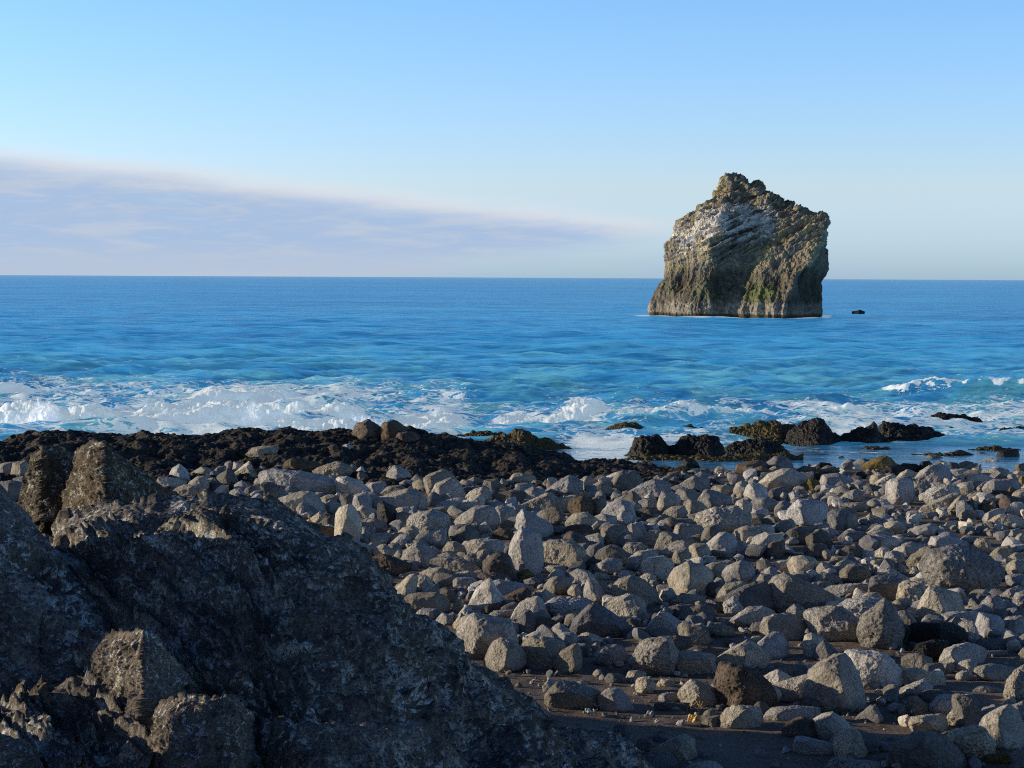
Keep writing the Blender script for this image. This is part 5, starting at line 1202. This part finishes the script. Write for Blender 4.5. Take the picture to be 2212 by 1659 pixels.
dd = np.concatenate([dA, dB[dB > 132], [60000, 120000]])
aa = np.concatenate([np.linspace(-.9, -.335, 40), np.linspace(-.33, .33, 1150), np.linspace(.335, .9, 40)])
Y, A = np.meshgrid(dd, aa, indexing='ij'); X = A*Y
cell = np.broadcast_to(np.gradient(dd)[:, None], X.shape)
H, FO, TE, PO, LU = sea_level(X, Y, cell)
H = H*sm(4000, 800, Y)
P = np.stack([X, Y, H], -1)
P[..., 1] -= .35*np.clip(H, 0, 1.2)*sm(90, 95, Y)*sm(135, 128, Y)
m, nt, b = new_mat('sea_water'); n = N(nt); c = n.coord()
fo = n.attr('foam'); te = n.attr('teal'); po = n.attr('pool')
c1 = n.mapping(c, (.55, 1.25, 1)); 
f1 = n.noise(c1, .55, 7, .62, .8); f2 = n.noise(c1, 2.3, 5, .65, 1.2); cells = n.math('ABSOLUTE', n.math('SUBTRACT', n.noise(c1, 1.15, 4, .55, 1.6), .5))
lace = n.rng(cells, .0, .11, 1, 0)
fs = n.sep(fo)[0] if False else nt.nodes.new('ShaderNodeSeparateColor')
n._in(fs.inputs[0], fo); fo = fs.outputs[0]
ts = nt.nodes.new('ShaderNodeSeparateColor'); n._in(ts.inputs[0], te); te = ts.outputs[0]
ps = nt.nodes.new('ShaderNodeSeparateColor'); n._in(ps.inputs[0], po); po = ps.outputs[0]
f3 = n.noise(c1, 7.5, 4, .65, .8)
dens = n.math('ADD', n.math('ADD', n.math('MULTIPLY', f1, .48), n.math('MULTIPLY', f2, .34)), n.math('ADD', n.math('MULTIPLY', f3, .22), n.math('MULTIPLY', lace, .13)))
dens = n.math('MULTIPLY_ADD', dens, 1.7, -.40)
thr = n.math('MULTIPLY_ADD', fo, -.78, .93)
fm = n.rng(n.math('SUBTRACT', dens, thr), .0, .14)
fm = n.math('MULTIPLY', fm, n.rng(fo, .02, .10))
far = n.noise(n.mapping(c, (.02, .06, 1)), 1.0, 5, .6)
deep = n.mix(n.rng(far, .35, .65), (.055, .41, .88), (.070, .47, .93))
tealc = n.mix(n.rng(n.noise(n.mapping(c, (.5, 1.0, 1)), .30, 5, .65), .42, .60), (.055, .40, .82), (.18, .64, .78))
wc = n.mix(te, deep, tealc)
wc = n.mix(po, wc, (.04, .20, .40))
wv = n.noise(n.mapping(c, (.55, 1.0, 1)), .9, 6, .62, .3); wv2 = n.noise(n.mapping(c, (.14, .30, 1)), 1.0, 5, .6, .3)
calm = n.math('MULTIPLY_ADD', po, -.90, 1.0)
hgt = n.math('MULTIPLY', n.math('ADD', n.math('ADD', n.math('MULTIPLY', wv, .55), n.math('MULTIPLY', n.noise(n.mapping(c, (.8, 1.6, 1)), 2.6, 4, .6), .16)), n.math('MULTIPLY', wv2, .8)), calm)
nrm = n.bump(hgt, 1.0, 1.0)
v1 = n.noise(n.mapping(c, (.10, .45, 1)), 1.0, 5, .65); v2 = n.noise(n.mapping(c, (.012, .035, 1)), 1.0, 5, .65); v3 = n.noise(n.mapping(c, (.0022, .0040, 1)), 1.0, 4, .6)
v0 = n.noise(n.mapping(c, (.38, 1.5, 1)), 1.0, 5, .65, .4)
vv = n.math('ADD', n.math('ADD', n.math('MULTIPLY', v1, 1.2), n.math('MULTIPLY', v2, .7)), n.math('ADD', n.math('MULTIPLY', v3, .4), n.math('MULTIPLY', v0, .9))); wc = n.mix(1.0, wc, n.mix(n.rng(vv, 1.34, 1.86), (.46, .58, .68), (1.38, 1.27, 1.17)), 'MULTIPLY')  # dark and light wave streaks painted into the water colour
nt.nodes.remove(b); b = nt.nodes.new('ShaderNodeMixShader'); dif = nt.nodes.new('ShaderNodeBsdfDiffuse'); glo = nt.nodes.new('ShaderNodeBsdfGlossy'); fr = nt.nodes.new('ShaderNodeFresnel')
fr.inputs['IOR'].default_value = 1.33; n._in(glo.inputs['Roughness'], n.math('MULTIPLY_ADD', po, -.11, .14))
for q_ in (dif, glo, fr): n._in(q_.inputs['Normal'], nrm)
n._in(dif.inputs['Color'], wc); upv = nt.nodes.new('ShaderNodeCombineXYZ'); upv.inputs[2].default_value = 1.0; n._in(dif.inputs['Normal'], upv.outputs[0])     # light scattered inside the water does not follow the ripples
fac = n.math('MINIMUM', n.math('MULTIPLY', fr.outputs[0], n.math('MULTIPLY_ADD', po, .30, .72)), n.math('MULTIPLY_ADD', po, .35, .46))
n._in(b.inputs[0], fac); half = n.mix(1.0, wc, (.55, .55, .55), 'MULTIPLY'); n._in(dif.inputs['Color'], half)
wem = nt.nodes.new('ShaderNodeEmission'); n._in(wem.inputs[0], wc); wem.inputs[1].default_value = .40; wad = nt.nodes.new('ShaderNodeAddShader')      # glow added to brighten the water and wash out cast shadows
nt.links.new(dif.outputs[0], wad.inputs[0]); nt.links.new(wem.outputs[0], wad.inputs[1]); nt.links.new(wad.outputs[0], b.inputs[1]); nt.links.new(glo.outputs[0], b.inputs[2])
fb = nt.nodes.new('ShaderNodeBsdfPrincipled'); fb.inputs['Roughness'].default_value = .9; fb.inputs['Specular IOR Level'].default_value = .1
n._in(fb.inputs['Base Color'], n.mix(fm, (.50, .68, .80), (.93, .94, .95)))
fb.inputs['Subsurface Weight'].default_value = 0
n._in(fb.inputs['Normal'], n.bump(n.noise(c, 3.0, 8, .75), .7, .12))
ftr = nt.nodes.new('ShaderNodeBsdfTranslucent'); ftr.inputs[0].default_value = (.80, .88, .95, 1); fmx = nt.nodes.new('ShaderNodeMixShader'); fmx.inputs[0].default_value = .35
nt.links.new(fb.outputs[0], fmx.inputs[1]); nt.links.new(ftr.outputs[0], fmx.inputs[2]); fb = fmx
fem = nt.nodes.new('ShaderNodeEmission'); fem.inputs[0].default_value = (.72, .93, 1, 1); fem.inputs[1].default_value = .30; fad = nt.nodes.new('ShaderNodeAddShader')   # glow added to the foam in place of light scattered among bubbles
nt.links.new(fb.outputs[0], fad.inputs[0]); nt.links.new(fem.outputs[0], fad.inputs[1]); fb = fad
mx = nt.nodes.new('ShaderNodeMixShader'); out = [x for x in nt.nodes if x.type == 'OUTPUT_MATERIAL'][0]
n._in(mx.inputs[0], fm); nt.links.new(b.outputs[0], mx.inputs[1]); nt.links.new(fb.outputs[0], mx.inputs[2]); nt.links.new(mx.outputs[0], out.inputs[0])
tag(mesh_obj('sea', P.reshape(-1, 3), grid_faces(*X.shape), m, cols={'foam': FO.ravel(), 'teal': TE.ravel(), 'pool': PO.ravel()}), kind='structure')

# ------------------------------------------------------------------ thrown spray
mf, nt, b = new_mat('spray'); n = N(nt); set_bsdf(nt, b, (.95, .96, .97), .9, .0); b.inputs['Emission Color'].default_value = (.85, .92, 1, 1); b.inputs['Emission Strength'].default_value = .28  # spray given a faint added glow to stay white
tr = nt.nodes.new('ShaderNodeBsdfTranslucent'); tr.inputs[0].default_value = (.93, .94, .95, 1); mxx = nt.nodes.new('ShaderNodeMixShader'); mxx.inputs[0].default_value = .55
nt.links.new(b.outputs[0], mxx.inputs[1]); nt.links.new(tr.outputs[0], mxx.inputs[2])
vs_ = nt.nodes.new('ShaderNodeSeparateColor'); n._in(vs_.inputs[0], n.attr('veil')); c = n.coord()
av = n.math('ADD', vs_.outputs[0], n.math('MULTIPLY', n.math('SUBTRACT', n.noise(c, 3.0, 5, .6), .5), .4))
av = n.math('MULTIPLY', n.rng(av, .12, .8), n.rng(vs_.outputs[0], .02, .2))
tp = nt.nodes.new('ShaderNodeBsdfTransparent'); m2 = nt.nodes.new('ShaderNodeMixShader'); n._in(m2.inputs[0], av); nt.links.new(tp.outputs[0], m2.inputs[1]); nt.links.new(mxx.outputs[0], m2.inputs[2])
nt.links.new(m2.outputs[0], [x for x in nt.nodes if x.type == 'OUTPUT_MATERIAL'][0].inputs[0])
def spray(label, px, py0, w, hgt, y, seed, lean=.2, peaks=None):
    rg = np.random.default_rng(seed); s = y/F
    bp = at_y(np.array([px]), np.array([py0]), np.array([y]))[0]
    VV, FF, DD, n0 = [], [], [], 0
    nu, nv = int(max(50, w*1.4)), 60
    u, v = np.meshgrid(np.linspace(-1, 1, nu), np.linspace(0, 1, nv), indexing='ij')
    for j in range(7):
        top = np.exp(-(np.abs(u-rg.normal(0, .12))/.55)**2.2)*(.62+.38*rg.uniform()) + .20*perlin(np.stack([u*2.6, u*0+seed, u*0+j], -1)) + .05*perlin(np.stack([u*7, u*0+seed, u*0+j+.5], -1))
        top = np.clip(top, .05, 1.1)
        q = np.stack([u*w/26., v*hgt/26., u*0+j*3.3+seed], -1)
        x = bp[0] + (u*w*.5*(1+.25*v) + lean*v*hgt*.5)*s + .18*fbm(q*1.4, 3); z = bp[2]-.2 + v*hgt*s*1.15
        yy = y + (j-3)*.28 + .35*fbm(q+7, 3)
        n_ = fbm(np.stack([u*w/15. - v*u*1.5, v*hgt/16., u*0+j*1.7+seed], -1), 4, .55)
        d_ = sm(0, .75, (top - v)/top)*sm(1, .75, np.abs(u)) + .28*n_*sm(0, .3, v); d_ = d_*sm(.0, .18, top - v)
        VV.append(np.stack([x, yy, z], -1).reshape(-1, 3)); FF.append(grid_faces(nu, nv)+n0); DD.append(d_.ravel()); n0 += nu*nv
    o = mesh_obj('sea_spray', np.concatenate(VV), np.concatenate(FF), mf, (bp[0], y, 0), cols={'veil': np.clip(np.concatenate(DD), 0, 1)})
    tag(o, label, 'spray', 'splashes behind the lava shelf', 'stuff')
spray('tall burst of white spray thrown up behind the shelf at the far left', 92, 955, 170, 118, 93, 1)
spray('lower white spray spreading at the left frame edge', 0, 955, 120, 66, 93, 2)
spray('narrow burst of white spray behind the cracked lava wall', 542, 945, 80, 112, 94, 3, .05)
spray('low ragged spray along the wave between the two bursts', 330, 945, 230, 60, 94.5, 4, 0)
spray('low ragged spray along the wave behind the brown knob', 790, 935, 210, 52, 96, 5, 0)
spray('low ragged spray right of the narrow burst', 640, 940, 150, 52, 95.5, 6, 0)

# ------------------------------------------------------------------ lava cliff outside the picture on the left, whose ragged crest is shaped to shade the outcrop
yy = np.linspace(4, 34, 260); zc = tab(yy, [(4, 10), (13.5, 9.6), (13.9, 8.6), (14.2, 6.3), (15.4, 6.3), (15.8, 8.2), (16.9, 8.2), (17.5, 7.1), (18.8, 7.0), (19.8, 6.7), (20.5, 6.15), (23, 5.7), (24.7, 5.3), (26.2, 4.6), (28, 3.7), (34, 2.2)])
zc = zc + .16*fbm(np.stack([yy*1.6, yy*0, yy*0], -1), 4, .6)
t = np.linspace(0, 1, 80)
prof = np.concatenate([np.stack([-3.2+2.9*t**.6, t], 1), np.stack([.0+2.2*(t**1.6), 1-t], 1)[1:]])
Pc = np.zeros((len(yy), len(prof), 3)); Pc[..., 0] = -13.2 + prof[None, :, 0]; Pc[..., 1] = yy[:, None]; Pc[..., 2] = 1.6 + (zc[:, None]-1.6)*prof[None, :, 1]
nc_ = grid_normals(Pc); qd = fbm(Pc*.7, 5, .6)*.35*(1-.7*sm(.8, 1, prof[None, :, 1])); Pc = Pc + nc_*qd[..., None]
tag(mesh_obj('cliff', Pc.reshape(-1, 3), grid_faces(len(yy), len(prof)), M_outcrop), kind='structure')

# the dark hillside added unseen behind the viewpoint to block low sky light
an = np.radians(np.linspace(96, 262, 120)); rr_ = np.linspace(0, 1, 50)
RR, AN = np.meshgrid(rr_, an, indexing='ij'); rad = 26 + 60*RR
Ph = np.stack([rad*np.sin(AN), rad*np.cos(AN), 1.5 + 20*sm(0, 1, RR)*(.75+.25*np.sin(AN*3)) ], -1)
Ph[..., 2] += 2.5*fbm(Ph*.06, 5); tag(mesh_obj('sky_block_hill', Ph.reshape(-1, 3), grid_faces(*RR.shape), M_shelf), kind='structure')

# ------------------------------------------------------------------ dried kelp and grass on the sand
mk, nt, b = new_mat('dried_kelp'); n = N(nt); set_bsdf(nt, b, n.mix(n.noise(n.coord(), 30), (.62, .38, .12), (.75, .55, .24)), .7, .3)
mk2, nt, b = new_mat('bleached_kelp'); n = N(nt); set_bsdf(nt, b, n.mix(n.noise(n.coord(), 30), (.40, .38, .34), (.55, .53, .48)), .7, .3)
def stalks(name, label, cat, px, py, span, mat, n_, seed, lift=.05, rad=.012, upright=False, group=None):
    rg = np.random.default_rng(seed); px, py = (2000+px*800/2212)*.57604, (2400+py*800/2212)*.57604
    g = ground_hit(px, py); s = span*800/2212*.57604*g[1]/F
    VV, FF, n0 = [], [], 0
    for k in range(n_):
        m_ = 14; t = np.linspace(0, 1, m_)
        if upright:
            st = np.array([rg.uniform(-.5, .5)*s, rg.uniform(-.1, .1), 0]); bend = rg.normal(0, .10, 2); ln = lift*rg.uniform(.5, 1.1)
            p = st + np.stack([bend[0]*t**2, bend[1]*t**2, ln*t], 1)
        else:
            a0, a1 = rg.uniform(-.5, .5, 3)*np.array([s, s*.5, 0]), rg.uniform(-.5, .5, 3)*np.array([s, s*.5, 0])
            mid = rg.normal(0, .18*s, 3); p = a0 + (a1-a0)*t[:, None] + np.sin(t*math.pi)[:, None]*np.array([mid[0], mid[1], abs(mid[2])*.5+lift*rg.uniform(.2, 1.2)]) + np.array([0, 0, rad])
        r = rad*rg.uniform(.6, 1.3)*(1-.6*t if upright else .6+.5*np.sin(t*math.pi))
        tg = np.gradient(p, axis=0); tg /= np.linalg.norm(tg, axis=1, keepdims=True)+1e-9
        e1 = np.cross(tg, [0.2, 0.9, .3]); e1 /= np.linalg.norm(e1, axis=1, keepdims=True)+1e-9; e2 = np.cross(tg, e1)
        an = np.linspace(0, 2*math.pi, 7)[:-1]
        V = p[:, None] + r[:, None, None]*(np.cos(an)[None, :, None]*e1[:, None] + np.sin(an)[None, :, None]*e2[:, None])
        VV.append(V.reshape(-1, 3)); FF.append(grid_faces(m_, 6, True)+n0); n0 += m_*6
    V = np.concatenate(VV) + np.array([g[0], g[1], float(beach_z(g[0], g[1]))+.03])
    o = mesh_obj(name, V, np.concatenate(FF), mat, (g[0], g[1], float(beach_z(g[0], g[1])))); tag(o, label, cat, group)
stalks('dried_kelp', 'bright yellow clump of dried kelp stalks beside the dark brick like stone', 'kelp', 1665, 880, 150, mk, 12, 1, .09, .010, group='dried kelp on the sand')
stalks('dried_kelp', 'bleached kelp strands beside the low blue grey boulder', 'kelp', 700, 715, 190, mk2, 9, 2, .04, .010, group='dried kelp on the sand')
stalks('dried_kelp', 'white knot of kelp in shadow nearer the outcrop', 'kelp', 590, 795, 130, mk2, 10, 3, .05, .012, group='dried kelp on the sand')
stalks('dried_kelp', 'small curled kelp bit on the lit strip of sand', 'kelp', 1205, 800, 70, mk2, 5, 4, .04, .007, group='dried kelp on the sand')
stalks('dried_kelp', 'faint dark kelp strands on the shaded sand before the yellow clump', 'kelp', 1290, 885, 120, mk2, 7, 5, .03, .006, group='dried kelp on the sand')
stalks('grass_tuft', 'thin tuft of dry grass in front of the peaked bright faced boulder', 'grass tuft', 1675, 735, 150, mk, 12, 6, .09, .004, True)

# ------------------------------------------------------------------ light and sky
SUN_AZ, SUN_EL = math.radians(9.0), math.radians(10.5)          # from the left, a little beyond the picture plane
sdir = Vector((-math.cos(SUN_EL)*math.cos(SUN_AZ), math.cos(SUN_EL)*math.sin(SUN_AZ), math.sin(SUN_EL)))
sl = bpy.data.lights.new('sun', 'SUN'); sl.energy = 5.0; sl.angle = math.radians(.5); sl.color = (1.0, .86, .65)
so = bpy.data.objects.new('sun', sl); COL.objects.link(so); so.rotation_euler = sdir.to_track_quat('Z', 'Y').to_euler(); so.location = (-40, 20, 40)
w = bpy.data.worlds.new('World'); scene.world = w; w.use_nodes = True; nt = w.node_tree; nt.nodes.clear(); n = N(nt)
sky = nt.nodes.new('ShaderNodeTexSky'); sky.sky_type = 'NISHITA'; sky.sun_disc = False; sky.sun_elevation = SUN_EL
sky.sun_rotation = math.atan2(sdir.x, sdir.y); sky.altitude = 0; sky.air_density = 1.0; sky.dust_density = .35; sky.ozone_density = 2.2
vec = n.coord('Generated'); xyz = n.sep(vec)
el = n.math('ARCSINE', n.math('MINIMUM', n.math('MAXIMUM', xyz[2], -1.0), 1.0)); az = n.math('ARCTAN2', xyz[0], xyz[1])
skyc = n.mix(n.rng(el, 0, .05, smooth=False), (.80, 1.32, 3.0), (1.2, 1.32, 1.98))
skyc = n.mix(n.rng(el, .05, .155, smooth=False), skyc, (1.0, 1.36, 1.92)); skyc = n.mix(n.rng(el, .165, .5), skyc, (.20, .32, .56))
skyc = n.mix(1.0, sky.outputs[0], skyc, 'MULTIPLY')
# a long bank of cloud low on the left, thinning to a point
cv = nt.nodes.new('ShaderNodeCombineXYZ'); n._in(cv.inputs[0], n.math('MULTIPLY', az, 9.0)); n._in(cv.inputs[1], n.math('MULTIPLY', el, 60.0)); n._in(cv.inputs[2], 0.0)
nb = n.noise(cv.outputs[0], 1.0, 8, .6, .5); nb2 = n.noise(cv.outputs[0], 2.2, 7, .62, .4); nb3 = n.noise(cv.outputs[0], .55, 4, .5)
wob = n.math('ADD', n.math('MULTIPLY', n.math('SUBTRACT', nb, .5), .014), n.math('MULTIPLY', n.math('SUBTRACT', nb3, .5), .009))
topl = n.math('ADD', n.math('MULTIPLY_ADD', az, -.098, .0425), wob)           # upper edge falls to the right
low = n.math('MULTIPLY_ADD', n.math('MAXIMUM', n.math('ADD', az, .10), 0.0), .165, -.006)
mtop = n.rng(n.math('SUBTRACT', topl, el), -.003, .010)
mlow = n.rng(n.math('SUBTRACT', n.math('ADD', el, n.math('MULTIPLY', wob, 1.2)), low), -.008, .010)
mend = n.rng(n.math('ADD', az, n.math('MULTIPLY', wob, 3.0)), .07, .128, 1, 0)
cm = n.math('MULTIPLY', n.math('MULTIPLY', mtop, mlow), mend)
edge = n.rng(n.math('SUBTRACT', topl, el), .0, .018, 1, 0)
streak = n.rng(n.math('ADD', nb2, n.math('MULTIPLY', edge, .20)), .42, .66)
cc = n.mix(streak, (2.55, 3.45, 4.95), (3.3, 3.85, 4.75))
cc = n.mix(n.math('MULTIPLY', edge, .55), cc, (6.3, 6.1, 6.0))
cc = n.mix(n.rng(el, .022, .0), cc, (3.3, 3.85, 4.6))
lowband = n.math('MULTIPLY', n.math('MULTIPLY', n.rng(el, .020, .004), n.rng(nb, .38, .6)), n.rng(az, .26, .05, 0, .8))
cm = n.math('MULTIPLY', cm, n.rng(nb2, .28, .48, .78, .97))
fin = n.mix(cm, skyc, cc); fin = n.mix(n.math('MULTIPLY', lowband, .45), fin, (2.9, 3.5, 4.8))
bg = nt.nodes.new('ShaderNodeBackground'); n._in(bg.inputs[0], fin); bg.inputs[1].default_value = .15
wo = nt.nodes.new('ShaderNodeOutputWorld'); nt.links.new(bg.outputs[0], wo.inputs[0])
scene.view_settings.view_transform = 'Standard'; scene.view_settings.look = 'None'; scene.view_settings.exposure = 0; scene.view_settings.gamma = 1
scene.cycles.use_denoising = False; scene.cycles.filter_width = 1.1; scene.cycles.transparent_max_bounces = 24; scene.cycles.max_bounces = 5; scene.cycles.diffuse_bounces = 3; scene.cycles.glossy_bounces = 3
